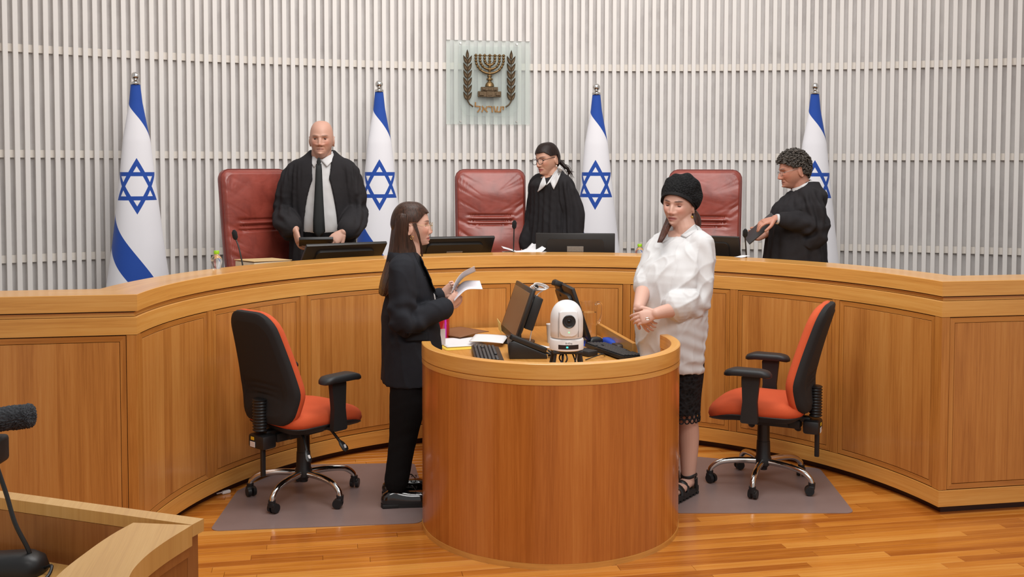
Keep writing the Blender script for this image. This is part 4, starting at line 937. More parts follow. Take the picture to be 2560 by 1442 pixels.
# ------------------------------------------------------------------ people: helpers
def snoise(V, f, seed, k=6):
    """cheap smooth noise from random sine waves, about -1..1"""
    g = np.random.default_rng(seed); out = np.zeros(len(V))
    for i in range(k):
        d = g.normal(size=3); d /= np.linalg.norm(d); out += np.sin(V@d*f*(0.6+0.8*g.random())*2*pi+g.random()*6.28)
    return out/k*1.6
def ridged(V, f, seed, p=3.0): return (1-np.clip(np.abs(snoise(V, f, seed)), 0, 1))**p
def sstep(a, b, x): t = np.clip((x-a)/(b-a), 0, 1); return t*t*(3-2*t)
def get_vn(me):
    n = len(me.vertices); V = np.zeros(n*3); me.vertices.foreach_get('co', V)
    N = np.zeros(n*3); me.vertex_normals.foreach_get('vector', N); return V.reshape(-1, 3), N.reshape(-1, 3)
def set_v(me, V): me.vertices.foreach_set('co', V.ravel()); me.update()
def remesh(name, mb, voxel, mat, parent, smooth=3, disp=None, fac=0.5, post=2):
    """union of all closed shapes in mb as one continuous skin"""
    bmesh.ops.recalc_face_normals(mb.bm, faces=mb.bm.faces)
    me = bpy.data.meshes.new(name); mb.bm.to_mesh(me); mb.bm.free(); o = bpy.data.objects.new(name+'_tmp', me); COL.objects.link(o)
    m = o.modifiers.new('r', 'REMESH'); m.mode = 'VOXEL'; m.voxel_size = voxel; m.adaptivity = 0
    if smooth: s = o.modifiers.new('s', 'SMOOTH'); s.factor = fac; s.iterations = smooth
    dg = bpy.context.evaluated_depsgraph_get(); out = bpy.data.meshes.new_from_object(o.evaluated_get(dg)); bpy.data.objects.remove(o); bpy.data.meshes.remove(me)
    out.name = name
    if disp is not None:
        V, N = get_vn(out); set_v(out, V+N*disp(V, N)[:, None])
    out.polygons.foreach_set('use_smooth', [True]*len(out.polygons)); out.update()
    out.materials.clear()
    return link(name, out, mat, parent)
def ring(z, cx, cy, rx, ry, n=44, p=2.4, rot=0.0):
    out = []
    for i in range(n):
        a = 2*pi*i/n; c, s = math.cos(a), math.sin(a)
        x = rx*math.copysign(abs(c)**(2/p), c); y = ry*math.copysign(abs(s)**(2/p), s)
        out.append((cx+x*math.cos(rot)-y*math.sin(rot), cy+x*math.sin(rot)+y*math.cos(rot), z))
    return out
def loft_s(mb, rows, n=44, sub=4, p=2.4):
    """smooth loft through rows (z, cx, cy, rx, ry)"""
    R = catmull([np.array(r, float) for r in rows], sub); mb.loft([ring(*r, n=n, p=p) for r in R]); return mb
def limb(mb, pts, rad, sub=6, n=18, ell=None):
    P = catmull(pts, sub); r = [float(x[0]) for x in catmull([(v,) for v in rad], sub)]
    mb.tube(P, r, n, ell=[ell]*len(P) if ell else None); b = mb
    b.sphere(P[0], r[0]*0.97, 16, 10); b.sphere(P[-1], r[-1]*0.97, 16, 10); return mb
ICO = bmesh.new(); bmesh.ops.create_icosphere(ICO, subdivisions=7, radius=1.0); ICO.verts.ensure_lookup_table()
ICO_V = np.array([v.co[:] for v in ICO.verts]); ICO_V /= np.linalg.norm(ICO_V, axis=1)[:, None]; ICO_F = [tuple(v.index for v in f.verts) for f in ICO.faces]; ICO.free()
def G(x, s): return np.exp(-(x/s)**2)
def head_pts(D, P):
    """head surface, face towards -y, eye line at z = 0"""
    x, y, z = D[:, 0], D[:, 1], D[:, 2]
    w, d, h = P.get('w', 0.076), P.get('d', 0.096), P.get('h', 0.117)
    X, Y, Z = w*x, d*y, h*z
    pw = 2.55
    sq = (np.clip(1-np.abs(z)**pw, 1e-6, 1))**(1/pw)/np.sqrt(np.clip(1-z*z, 1e-4, 1)); sq = np.where(z > 0, 1+(sq-1)*0.9, 1+(sq-1)*0.45); sq = np.clip(sq, 1, 1.6)
    X = w*np.sign(x)*np.abs(x)**0.95*sq; Y = Y*(1+(sq-1)*0.75)
    t = np.clip(-z, 0, 1); front = sstep(-0.15, 0.75, -y)
    X *= 1-(0.36-P.get('jaw', 0.0))*t**1.7
    Y = np.where(y > 0, Y*(1.06-0.42*t**1.2), Y*(0.97-0.02*t))
    Y -= 0.010*t*front
    X *= 1-0.07*front*sstep(0, 0.5, z)
    Y += 0.006*front*sstep(0.45, 0.95, z)
    ax = np.abs(X); f = front
    nl = P.get('nose', 1.0)
    fw = np.zeros_like(X)
    nw = P.get('nw', 1.2)
    fw += 0.0060*P.get('brow', 1)*G(Z-0.021, 0.0095)*(G(ax-0.028, 0.022))
    fw -= 0.0165*G(ax-0.031, 0.0170)*G(Z-0.001, 0.0120)
    fw -= 0.004*G(ax, 0.008)*G(Z-0.008, 0.010)
    fw += 0.0030*P.get('bag', 0.6)*G(ax-0.032, 0.013)*G(Z+0.0165, 0.005)
    fw -= 0.0028*P.get('bag', 0.6)*G(ax-0.032, 0.015)*G(Z+0.0245, 0.004)
    ridge = np.interp(Z, [-0.056, -0.0505, -0.0465, -0.037, -0.020, 0.0, 0.014, 0.03], [0, 0.001, 0.016, 0.0265, 0.0195, 0.0115, 0.004, 0])*nl
    wid = np.interp(Z, [-0.05, -0.036, -0.015, 0.012], [0.0128, 0.0118, 0.0088, 0.0085])*nw
    fw += ridge*np.exp(-(ax/wid)**2.6)
    fw += 0.0120*nl*G(ax-0.0150*nw, 0.0066*nw)*G(Z+0.0405, 0.0078)
    fw += 0.0055*P.get('cheek', 1)*G(ax-0.044, 0.020)*G(Z+0.030, 0.018)
    fw -= 0.0048*P.get('fold', 1)*G(ax-(0.024+0.35*np.clip(-Z-0.045, 0, 0.05)), 0.0048)*G(Z+0.062, 0.017)
    fw += 0.0085*G(ax, 0.032)*G(Z+0.069, 0.020)
    fw += 0.0055*P.get('lip', 1)*G(ax, 0.021)*G(Z+0.0630, 0.0046)
    fw += 0.0065*P.get('lip', 1)*G(ax, 0.018)*G(Z+0.0758, 0.0052)
    fw -= 0.0085*G(ax, 0.025)*G(Z+0.0693+0.0025*(ax/0.02)**2, 0.0026)
    fw -= 0.0065*G(ax, 0.022)*G(Z+0.0880, 0.006)
    fw += 0.0090*P.get('chin', 1)*G(ax, 0.022)*G(Z+0.1035, 0.012)
    fw += 0.034*P.get('chinf', 1)*G(ax, 0.036)*sstep(-0.070, -0.104, Z)*sstep(-0.135, -0.112, Z)+0.010*G(ax, 0.040)*sstep(-0.045, -0.085, Z)*sstep(-0.13, -0.10, Z)
    Y = Y-fw*f
    out = np.stack([X, Y, Z], 1)
    out[:, 2] -= P.get('dbl', 0.0)*G(Y+0.045, 0.035)*sstep(0.72, 1.0, t)
    return out
def HM(pos, yaw=0, pitch=0, roll=0):
    """head matrix: pitch>0 looks down"""
    return Matrix.Translation(pos) @ Matrix.Rotation(math.radians(yaw), 4, 'Z') @ Matrix.Rotation(math.radians(pitch), 4, 'X') @ Matrix.Rotation(math.radians(roll), 4, 'Y')
def add_head(mb, P, M):
    V = head_pts(ICO_V, P); me = bpy.data.meshes.new('h'); me.from_pydata([tuple(v) for v in V], [], ICO_F)
    b = bmesh.new(); b.from_mesh(me); bpy.data.meshes.remove(me); mb._add(b, M)
    w = P.get('w', 0.076)
    for s in (-1, 1):
        E = M @ Matrix.Translation((s*(w-0.002), 0.014, -0.024)) @ Matrix.Rotation(s*0.35, 4, 'Z') @ Matrix.Rotation(0.16, 4, 'X')
        es = P.get('ear', 1.0)
        out = [(0, 0.010*es, -0.026*es), (0, 0.003, -0.029*es), (0, -0.005, -0.020*es), (0.0, -0.010, -0.004), (0.0, -0.006, 0.016*es), (0.0, 0.008, 0.031*es), (0, 0.021*es, 0.025*es), (0, 0.025*es, 0.006), (0, 0.017*es, -0.014*es)]
        P3 = [E @ Vector((s*0.003+s*0.006*(q[1] > 0.004), q[1], q[2])) for q in catmull(out, 4, True)]
        mb.tube(P3, 0.0038, 8, closed=True); mb.sphere((0, 0, 0), 1.0, 14, 10, (0.0065, 0.019*es, 0.029*es), E @ Matrix.Translation((s*0.004, 0.006, 0)))
    return mb
def add_hand(mb, wrist, fdir, pdir, side, curl=(0.4, 0.5, 0.5, 0.5), spread=0.10, thumb=(0.5, 0.4), sc=1.0, bend=None):
    """hand from the wrist; fdir to the fingers, pdir = palm normal, side=+1 thumb on +(f x p)"""
    f = Vector(fdir).normalized(); p = Vector(pdir); p = (p-f*p.dot(f)).normalized(); s = f.cross(p)*side
    W_ = Vector(wrist)
    rows = []
    for t, hw_, th in ((-0.015, 0.025, 0.019), (0.01, 0.028, 0.018), (0.04, 0.037, 0.0165), (0.072, 0.041, 0.0145), (0.088, 0.038, 0.0115), (0.094, 0.032, 0.007)):
        c = W_+f*t*sc; rows.append([c+(s*hw_*math.copysign(abs(math.cos(a))**0.8, math.cos(a))+p*th*math.sin(a))*sc for a in [2*pi*k/20 for k in range(20)]])
    mb.loft(rows)
    for i, (off, L, r) in enumerate(((0.030, 0.074, 0.0090), (0.0105, 0.083, 0.0094), (-0.0095, 0.077, 0.0088), (-0.0285, 0.060, 0.0078))):
        a0 = (off/0.03)*spread; d = (f*math.cos(a0)+s*math.sin(a0)).normalized(); c = W_+(f*0.082+s*off)*sc; pts = [c-d*0.014, c]; ang = 0
        cu = curl[i] if isinstance(curl, (tuple, list)) else curl
        for k, (seg, share) in enumerate(((0.45, 0.75), (0.31, 1.1), (0.24, 0.7))):
            ang += cu*share; dd = d*math.cos(ang)+p*math.sin(ang); c = c+dd*L*seg*sc; pts.append(c)
        P3 = catmull(pts, 4); n_ = len(P3); mb.tube(P3, [r*sc*(1.0-0.22*k/n_) for k in range(n_)], 12); mb.sphere(P3[-1], r*0.79*sc, 10, 8)
    ta, tb = thumb; c = W_+(f*0.022+s*0.026)*sc; d0 = (f*math.cos(0.75)+s*math.sin(0.75)*(1-ta*0.4)+p*ta*0.9).normalized()
    d1 = (d0*0.6+f*0.7+p*tb*0.6).normalized(); d2 = (d1+f*0.3-s*0.35*tb+p*tb*0.3).normalized()
    pts = [c-d0*0.01*sc, c+d0*0.036*sc, c+d0*0.036*sc+d1*0.032*sc, c+d0*0.036*sc+d1*0.032*sc+d2*0.027*sc]; P3 = catmull(pts, 4); n_ = len(P3)
    mb.tube(P3, [sc*(0.0135-0.0045*k/n_) for k in range(n_)], 12); mb.sphere(P3[-1], 0.009*sc, 10, 8)
    return P3[-1], d2
def skin_mat(name, rough=0.5):
    t = NT(name); a = t.n('ShaderNodeVertexColor', layer_name='Col'); co = t.coord()
    nz = t.noise(co, 70, 4, 0.6); t.l(t.mix(t.math('MULTIPLY', nz, 0.14), a.outputs[0], t.mix(0.5, a.outputs[0], (0.45, 0.12, 0.08))), t.b.inputs['Base Color'])
    t.set(Roughness=rough); t.bump(t.noise(co, 420, 3), 0.10, 0.001); return t.m
def paint_skin(o, M, base, lips, brow, extra=None, hair=None):
    """vertex colours of the bare skin: lips, brows, flushed areas, painted dark of mouth line and nostrils"""
    me = o.data; V, N = get_vn(me); Mi = np.array(M.inverted()); L = V@Mi[:3, :3].T+Mi[:3, 3]
    c = np.tile(np.array(lin(base)), (len(V), 1))
    x, y, z = np.abs(L[:, 0]), L[:, 1], L[:, 2]; fr = sstep(0.035, 0.06, -y)*(np.abs(z) < 0.15)
    def mixc(mask, col): 
        k = np.clip(mask, 0, 1)[:, None]; c[:] = c*(1-k)+np.array(lin(col))*k
    flush = tuple(int(v*k) for v, k in zip(base, (1.0, 0.80, 0.76)))
    mixc(0.5*fr*(G(x-0.045, 0.022)*G(z+0.03, 0.022)+G(x, 0.014)*G(z+0.038, 0.012)), flush)
    mixc(fr*sstep(1.25, 0.8, np.sqrt((x/0.025)**2+((z+0.0693)/0.0095)**2)), lips)
    mixc(0.8*fr*sstep(1.2, 0.7, np.sqrt((x/0.024)**2+((z+0.0693+0.0025*(x/0.02)**2)/0.0022)**2)), tuple(int(v*0.45) for v in lips))  # darkness between the lips painted in as a line
    mixc(0.7*fr*sstep(1.3, 0.6, np.sqrt(((x-0.0095)/0.0055)**2+((z+0.0485)/0.0030)**2)), tuple(int(v*0.42) for v in base))  # shade of the nostril hollows painted into the skin colour
    if brow is not None: mixc(0.85*fr*sstep(1.3, 0.7, np.sqrt(((x-0.032)/0.021)**2+((z-0.0215-0.10*(0.03-np.abs(x-0.034)))/0.0042)**2)), brow)
    if extra: extra(mixc, x, y, z, fr, L)
    ca = me.color_attributes.new('Col', 'FLOAT_COLOR', 'POINT'); ca.data.foreach_set('color', np.c_[c, np.ones(len(c))].astype(np.float32).ravel())
def add_eyes(parent, P, M, iris=(60, 42, 30), lid_top=0.28, lid_bot=-0.5, look=(0, 0), skin=None, lash=0.0010):
    for s in (-1, 1):
        D = np.array([[s*0.031, -0.09, 0.0]]); k = np.argmin(np.abs(ICO_V[:, 0]-0), axis=0)
        H_ = head_pts(ICO_V, P); sel = (H_[:, 1] < -0.03); dd = (H_[:, 0]-s*0.031)**2+(H_[:, 2]-0.0)**2; dd[~sel] = 9; ys = H_[np.argmin(dd), 1]
        c = Vector((s*0.031, ys+0.0105, 0.0)); R = 0.0160
        b = bmesh.new(); bmesh.ops.create_uvsphere(b, u_segments=36, v_segments=44, radius=R)
        ld = Vector((math.sin(look[0])+s*0.24, -1, math.sin(look[1]))).normalized()
        for f in b.faces:
            a = f.calc_center_median().normalized().angle(Vector((0, 0, 1))); f.material_index = 2 if a < 0.17 else (1 if a < 0.40 else 0); f.smooth = True
        bmesh.ops.transform(b, matrix=ld.to_track_quat('Z', 'Y').to_matrix().to_4x4(), verts=b.verts)
        bmesh.ops.transform(b, matrix=M @ Matrix.Translation(c), verts=b.verts); me = bpy.data.meshes.new('eye'); b.to_mesh(me); b.free()
        link('eye', me, [plain('eye_white', (204, 192, 184), 0.2), plain('iris_%d' % iris[0], iris, 0.2), plain('pupil', (10, 8, 8), 0.1)], parent)
        b = bmesh.new(); bmesh.ops.create_uvsphere(b, u_segments=28, v_segments=28, radius=R*1.09)
        kill = [f for f in b.faces if (lambda q: lid_bot < math.asin(max(-1, min(1, q.z))) < lid_top+0.10*(-s*q.x) and q.y < 0)(f.calc_center_median().normalized()) or f.calc_center_median().y > 0.4*R]
        bmesh.ops.delete(b, geom=kill, context='FACES'); 
        for f in b.faces: f.smooth = True
        bmesh.ops.transform(b, matrix=M @ Matrix.Translation(c), verts=b.verts); me = bpy.data.meshes.new('eyelid'); b.to_mesh(me); b.free()
        link('eyelid', me, skin, parent)
        el_ = lid_top+0.02; pts = [M @ (c+Vector((math.sin(az)*math.cos(el_+0.10*(-s*math.sin(az))), -math.cos(az)*math.cos(el_), math.sin(el_+0.10*(-s*math.sin(az)))))*R*1.10) for az in np.linspace(-0.75, 0.75, 12)]
        MB().tube(pts, [0.0004]+[lash]*10+[0.0004], 6).obj('eyelashes', plain('lash', (34, 24, 20), 0.7), parent)
def hair_cap(name, P, M, mask, off, mat, parent, groove=None, th=0.010):
    V = head_pts(ICO_V, P); nrm = V/np.linalg.norm(V, axis=1)[:, None]; m = mask(ICO_V, V); k = np.where(m)[0]; idx = -np.ones(len(V), int); idx[k] = np.arange(len(k))
    o_ = off(ICO_V, V) if callable(off) else off
    W_ = V+nrm*np.reshape(o_, (-1, 1))
    if groove is not None: W_ = W_+nrm*groove(ICO_V, V)[:, None]
    Fc = [tuple(idx[i] for i in f) for f in ICO_F if all(m[i] for i in f)]
    me = from_np(name, W_[k], Fc); me.transform(M); o = link(name, me, mat, parent)
    s = o.modifiers.new('thickness', 'SOLIDIFY'); s.thickness = th; s.offset = -1; return o
def hair_mat(name, lo, hi, rough=0.42, scale=(160, 160, 5)):
    t = NT(name); co = t.coord(); f = t.noise(t.mapping(co, scale), 1.0, 3, 0.6, 0.3)
    t.l(t.ramp(f, [(0.32, lin(lo)), (0.68, lin(hi))]), t.b.inputs['Base Color']); t.set(Roughness=rough, Specular_IOR_Level=0.22); t.bump(f, 0.35, 0.003); return t.m
def fabric(name, col, rough=0.85, sheen=0.1, var=0.12, weave=700, b=0.25):
    t = NT(name); co = t.coord(); c = lin(col); nz = t.noise(co, 45, 4); wv = t.noise(co, weave, 2)
    f = t.math('ADD', t.math('MULTIPLY', nz, 0.5), t.math('MULTIPLY', wv, 0.5))
    t.l(t.mix(f, tuple(v*(1-var) for v in c), tuple(min(1, v*(1+var)) for v in c)), t.b.inputs['Base Color']); t.set(Roughness=rough, Sheen_Weight=sheen, Sheen_Roughness=0.5)
    t.set(Specular_IOR_Level=0.2); t.bump(f, b, 0.002); return t.m
def glasses(parent, M, P, col, r=(0.023, 0.019), tw=0.0016, y=-0.104, z=-0.003, lens=True, tempz=0.002):
    g = MB(); m = plain('frame_%d' % col[0], col, 0.3, 0.5)
    for s in (-1, 1):
        g.tube([(s*0.033+r[0]*math.copysign(abs(math.cos(a))**0.8, math.cos(a)), y+0.004*abs(math.cos(a)), z+r[1]*math.copysign(abs(math.sin(a))**0.8, math.sin(a))) for a in np.linspace(0, 2*pi, 28, endpoint=False)], tw, 8, closed=True)
        g.tube([(s*(0.033+r[0]), y+0.003, z+0.006), (s*(P.get('w', 0.076)+0.003), y+0.03, z+0.006+tempz), (s*(P.get('w', 0.076)+0.004), 0.005, z+0.010+tempz), (s*(P.get('w', 0.076)), 0.022, z-0.004)], tw, 8)
    g.tube([(-0.033+r[0]-0.001, y+0.002, z+0.004), (0, y-0.004, z+0.008), (0.033-r[0]+0.001, y+0.002, z+0.004)], tw, 8)
    fr = g.xform(M).obj('glasses', m, parent, 60)
    if lens:
        for s in (-1, 1):
            t = MATS.get('lens_clear')
            if t is None:
                q = NT('lens_clear'); tr = q.n('ShaderNodeBsdfTransparent'); q.set(Base_Color=(0.9, 0.9, 0.9), Roughness=0.05); mx = q.n('ShaderNodeMixShader'); nz = q.noise(q.coord(), 5, 1)
                q.l(q.math('MULTIPLY_ADD', nz, 0.02, 0.06), mx.inputs[0]); q.l(tr.outputs[0], mx.inputs[1]); q.l(q.b.outputs[0], mx.inputs[2]); q.l(mx.outputs[0], q.out.inputs[0]); t = MATS['lens_clear'] = q.m
            MB().lathe([(0.0, 0), (1.0, 0)], n=28, M=Matrix.Diagonal((r[0]*0.97, r[1]*0.97, 1, 1)), caps=False).xform(M @ Matrix.Translation((s*0.033, y+0.001, z)) @ Matrix.Rotation(pi/2, 4, 'X')).obj('lens', t, fr)
    return fr
def world_pt(px, py, depth):
    return CAM+depth*(fwd+r2*(px-1280)/F_PX-u2*(py-PY)/F_PX)
PM = {}
class Person:
    def __init__(s, loc, facing, label, **kw):
        s.e = empty('person', loc, math.radians(facing+90), label, 'person'); s.M = Matrix.Translation(loc) @ Matrix.Rotation(math.radians(facing+90), 4, 'Z'); s.Mi = s.M.inverted()
        PM[s.e.name] = s.M; s.fh = np.array((sy_, cy_, 0.0)); s.d0 = float((np.array(loc)-CAM)@s.fh)
    def at(s, px, py, dd=0.0):
        """local point of the figure measured in the photograph, dd = metres behind the figure's axis"""
        r = fwd+r2*(px-1280)/F_PX-u2*(py-PY)/F_PX
        return s.Mi @ Vector(CAM+r*((s.d0+dd)/float(r@s.fh)))

from mathutils.bvhtree import BVHTree
def bvh_of(objs):
    V = []; Fc = []
    for o in objs:
        M = o.parent.matrix_world_s if False else None; off = len(V); Mw = PM[o.parent.name]
        V += [Mw @ v.co for v in o.data.vertices]; Fc += [tuple(i+off for i in p.vertices) for p in o.data.polygons]
    return BVHTree.FromPolygons(V, Fc)
def drape(name, pers, bvh, quads, mat, off=0.005, th=0.004, n=8, depth=None, clamp=0.08):
    """thin cloth piece lying on the garment below it; quads = lists of 4 measured corners"""
    V = []; Fc = []; C0 = Vector(CAM)
    for q in quads:
        k = len(V); hit = []
        for i in range(n+1):
            for j in range(n+1):
                a, b = i/n, j/n; x = (1-a)*(1-b)*q[0][0]+a*(1-b)*q[1][0]+a*b*q[2][0]+(1-a)*b*q[3][0]; y = (1-a)*(1-b)*q[0][1]+a*(1-b)*q[1][1]+a*b*q[2][1]+(1-a)*b*q[3][1]
                d = Vector(fwd+r2*(x-1280)/F_PX-u2*(y-PY)/F_PX).normalized(); h = bvh.ray_cast(C0, d)
                hit.append((d, h[3] if h[0] is not None else None))
        ds = [t for _, t in hit if t is not None]; dm = min(ds) if ds else (depth or 7.0)
        for d, t in hit: V.append(pers.Mi @ (C0+d*(min(t if t is not None else dm, dm+clamp)-off)))
        for i in range(n):
            for j in range(n): A = k+i*(n+1)+j; Fc.append((A, A+n+1, A+n+2, A+1))
    me = from_np(name, V, Fc); o = link(name, me, mat, pers.e); s_ = o.modifiers.new('t', 'SOLIDIFY'); s_.thickness = th; s_.offset = 1; return o
# ------------------------------------------------------------------ clothes helpers
ROBE = fabric('black_robe_cloth', (38, 36, 38), 0.85, 0.0, 0.25)
SUIT = fabric('black_suit_cloth', (34, 35, 40), 0.85, 0.0, 0.25)
SHIRT = fabric('white_shirt_cloth', (204, 203, 203), 0.8, 0.0, 0.03)
TROUS = fabric('black_trouser_cloth', (17, 16, 17), 0.9, 0.0, 0.2)
def c_loft(mb, rows, th=0.014, n=44, sub=4):
    """open fronted shell: rows (z, cx, cy, rx, ry, openL, openR); open = half width of the gap left/right of the axis"""
    R = catmull([np.array(r, float) for r in rows], sub); rings = []
    for z, cx, cy, rx, ry, ol, orr in R:
        a0 = math.asin(max(-0.98, min(0.98, orr/rx))); a1 = 2*pi-math.asin(max(-0.98, min(0.98, ol/rx))); A = np.linspace(a0, a1, n)
        def q(a, k): c, s = -math.cos(a), math.sin(a); return (cx+(rx-k)*math.copysign(abs(s)**0.87, s), cy+(ry-k)*math.copysign(abs(c)**0.87, c), z)
        rings.append([q(a, 0) for a in A]+[q(a, th) for a in reversed(A)])
    mb.loft(rings); return mb
def robe_folds(cx, cy, n=17, amp=0.007, seed=1, ztop=1.35, arm=None):
    def d(V, N):
        a = np.arctan2(V[:, 0]-cx, -(V[:, 1]-cy)); w = snoise(V*np.array((1, 1, 0.35)), 3.0, seed)
        low = sstep(ztop, ztop-0.45, V[:, 2])
        return sstep(ztop+0.03, ztop-0.05, V[:, 2])*(1.3*amp*np.sin(n*a+2.2*w)*(0.35+0.65*low)+0.007*ridged(V*np.array((1, 1, 0.30)), 5.0, seed+5)*(0.3+0.7*low)+0.0045*snoise(V*np.array((1, 1, 0.5)), 7.0, seed+1)+0.0018*snoise(V, 22, seed+2))
    return d
def limb_folds(V, a, b, r, n=7, amp=0.008, seed=2, tw=3.0):
    """long folds running down a sleeve from a to b"""
    a, b = np.array(a), np.array(b); ax = b-a; L = np.linalg.norm(ax); ax /= L; d = V-a; t = d@ax; q = d-t[:, None]*ax
    e1 = np.cross(ax, (0.3, 0.9, 0.2)); e1 /= np.linalg.norm(e1); e2 = np.cross(ax, e1); phi = np.arctan2(q@e2, q@e1); rad = np.linalg.norm(q, axis=1)
    m = sstep(r*1.35, r*1.05, rad)*sstep(-0.06, 0.05, t)*sstep(L+0.08, L-0.02, t)
    return m*amp*np.sin(n*phi+tw*t/L+1.5*snoise(V, 4, seed)), m
def zig(V, a, b, r, seed=4, amp=0.006, f=55):
    """compression creases across a bent sleeve near b"""
    a, b = np.array(a), np.array(b); ax = (b-a)/np.linalg.norm(b-a); t = (V-b)@ax; q = V-b; rad = np.linalg.norm(q-t[:, None]*ax, axis=1)
    return amp*np.sin(t*f+2.5*snoise(V, 5, seed))*G(t, 0.11)*sstep(r*1.4, r, rad)
def crumple(amp=0.004, f=9, seed=3, st=(1, 1, 0.6)):
    return lambda V, N: amp*np.sign(snoise(V*np.array(st), f, seed))*np.abs(snoise(V*np.array(st), f, seed))**0.7+amp*0.4*snoise(V, f*2.5, seed+1)
def collar(parent, M, r, h, mat, spread=0.5, drop=0.05, gap=0.25, tilt=0.0, point=0.045):
    """turned-down shirt collar around the neck (M = neck base, front -y)"""
    mb = MB(); n = 40; rings = []
    for i in range(n+1):
        a = gap+(2*pi-2*gap)*i/n; k = max(0, 1-min(i, n-i)/9.0); s, c = math.sin(a), -math.cos(a); dz = -tilt*c
        fl = 0.010+0.022*spread
        top = (r*s, r*c, h+dz-0.012*k); out = ((r+fl)*s, (r+fl)*c-0.006*k, h-drop-point*k+dz); th = 0.004
        rings.append([(r*0.98*s, r*0.98*c, 0.0+dz), top, ((r+fl*0.35)*s, (r+fl*0.35)*c, h+dz-0.004), out, ((r+fl-th)*s, (r+fl-th)*c-0.004*k, h-drop-point*k+dz+0.002), ((r+fl*0.35-th)*s, (r+fl*0.35-th)*c, h+dz-0.010), ((r+0.002)*s, (r+0.002)*c, h-0.012+dz), ((r*0.98+th)*s, (r*0.98+th)*c, 0.0+dz)])
    mb.loft(rings); return mb.xform(M).obj('collar', mat, parent, 50)
def trousers(mb, hip_z, hw, feet, cy=0.0, knee=None, r=(0.105, 0.085, 0.072), bot=0.06):
    for i, (fx, fy) in enumerate(feet):
        sx = -hw if i == 0 else hw; k = knee[i] if knee else ((sx+fx)/2, cy-0.02, hip_z*0.52)
        limb(mb, [(sx, cy, hip_z), (k[0], k[1], k[2]), (fx, fy, bot)], r, 8, 20)
    mb.sphere((0, cy, hip_z+0.03), 1.0, 20, 14, (hw+0.10, 0.115, 0.13)); return mb
def shoe(parent, pos, rz, mat, sole, L=0.27):
    s_ = empty('x') if False else None
    M = Matrix.Translation(pos) @ Matrix.Rotation(rz, 4, 'Z')   # toe towards -y
    out = [(0.036, 0.10), (0.040, 0.04), (0.046, -0.06), (0.044, -0.12), (0.028, -0.165), (0, -0.178), (-0.028, -0.165), (-0.042, -0.12), (-0.040, -0.06), (-0.034, 0.04), (-0.032, 0.10), (0, 0.118)]
    O = [tuple(p) for p in catmull([(a, b, 0) for a, b in out], 4, True)]; O = [(p[0], p[1]) for p in O]
    so = MB().prism([(x*1.04, y*1.02) for x, y in reversed(O)], 0.0, 0.022, None).box((0, 0.07, 0.010), (0.076, 0.085, 0.020), 0.004).xform(M).obj('shoe_sole', sole, parent)
    mb = MB(); pillow(mb, O, [(0, 0.020), (1.0, 0.020), (1.02, 0.035), (0.97, 0.055), (0.80, 0.074), (0.5, 0.086), (0.0, 0.090)], lambda x, y, d: (x, y, d*(0.86+2.3*max(0, y+0.03)) if y > -0.09 else d*(0.86-1.6*(-0.09-y)))); sh = mb.xform(M).obj('shoe', mat, parent, 60)
    return sh

# ================================================================== judge 1: bald, at the left chair
J = Person((-1.135, 7.33, ZD), -90, 'bald man in a black robe, white shirt and dark tie standing behind the bench')
P1 = dict(w=0.080, h=0.121, d=0.099, jaw=0.18, fold=1.3, brow=1.6, cheek=1.3, dbl=0.016, nose=1.05, nw=1.32, lip=0.35, chin=1.0, ear=1.08, bag=0.7)
HM1 = HM(J.at(804, 346, -0.09), -7, 4, 0); SK1 = skin_mat('skin_fair_ruddy')
nb = J.at(803, 402, -0.05)
mb = MB(); add_head(mb, P1, HM1)
limb(mb, [HM1 @ Vector((0, 0.012, -0.050)), nb+Vector((0, 0.012, 0.02)), nb+Vector((0, 0.03, -0.08))], (0.066, 0.070, 0.080), 4)
loft_s(mb, [(1.46, 0, -0.02, 0.08, 0.07), (1.42, 0, -0.02, 0.17, 0.10), (1.25, 0, -0.02, 0.175, 0.115), (1.0, 0, 0.0, 0.16, 0.125), (0.88, 0, 0.01, 0.15, 0.12)])
wr_r, wr_l = J.at(738, 573, -0.36), J.at(859, 580, -0.36); el_r, el_l = J.at(716, 522, -0.02), J.at(887, 520, -0.02); sh_r, sh_l = J.at(744, 425, -0.03), J.at(864, 423, -0.03)
limb(mb, [sh_r, el_r, wr_r], (0.05, 0.042, 0.027)); limb(mb, [sh_l, el_l, wr_l], (0.05, 0.042, 0.027))
add_hand(mb, wr_r, (0.22, -0.25, -0.90), (0.80, 0.35, 0.1), -1, (0.45, 0.5, 0.55, 0.6), 0.10, (0.35, 0.3), 1.0)
add_hand(mb, wr_l, (-0.72, -0.30, -0.55), (-0.30, 0.65, -0.45), 1, (0.40, 0.45, 0.5, 0.55), 0.14, (0.30, 0.3), 1.0)
bo = remesh('body', mb, 0.0034, SK1, J.e, 1)
def ex1(mixc, x, y, z, fr, L):
    mixc(0.35*sstep(0.03, 0.09, z)*sstep(0.06, 0.0, y), (206, 158, 138))
    mixc(0.40*(x > 0.055)*G(z-0.005, 0.03)*(y > 0.0), (178, 164, 154))
    mixc(0.35*fr*G(x-0.031, 0.017)*G(z+0.016, 0.006), (150, 98, 82))
paint_skin(bo, HM1, (190, 146, 126), (172, 122, 106), (126, 98, 84), ex1)  # brow colour holds the shadow at the brows, painted in
add_eyes(J.e, P1, HM1, (46, 38, 34), 0.17, -0.24, (-0.10, 0.0), plain('lid_fair', (172, 118, 98), 0.5))
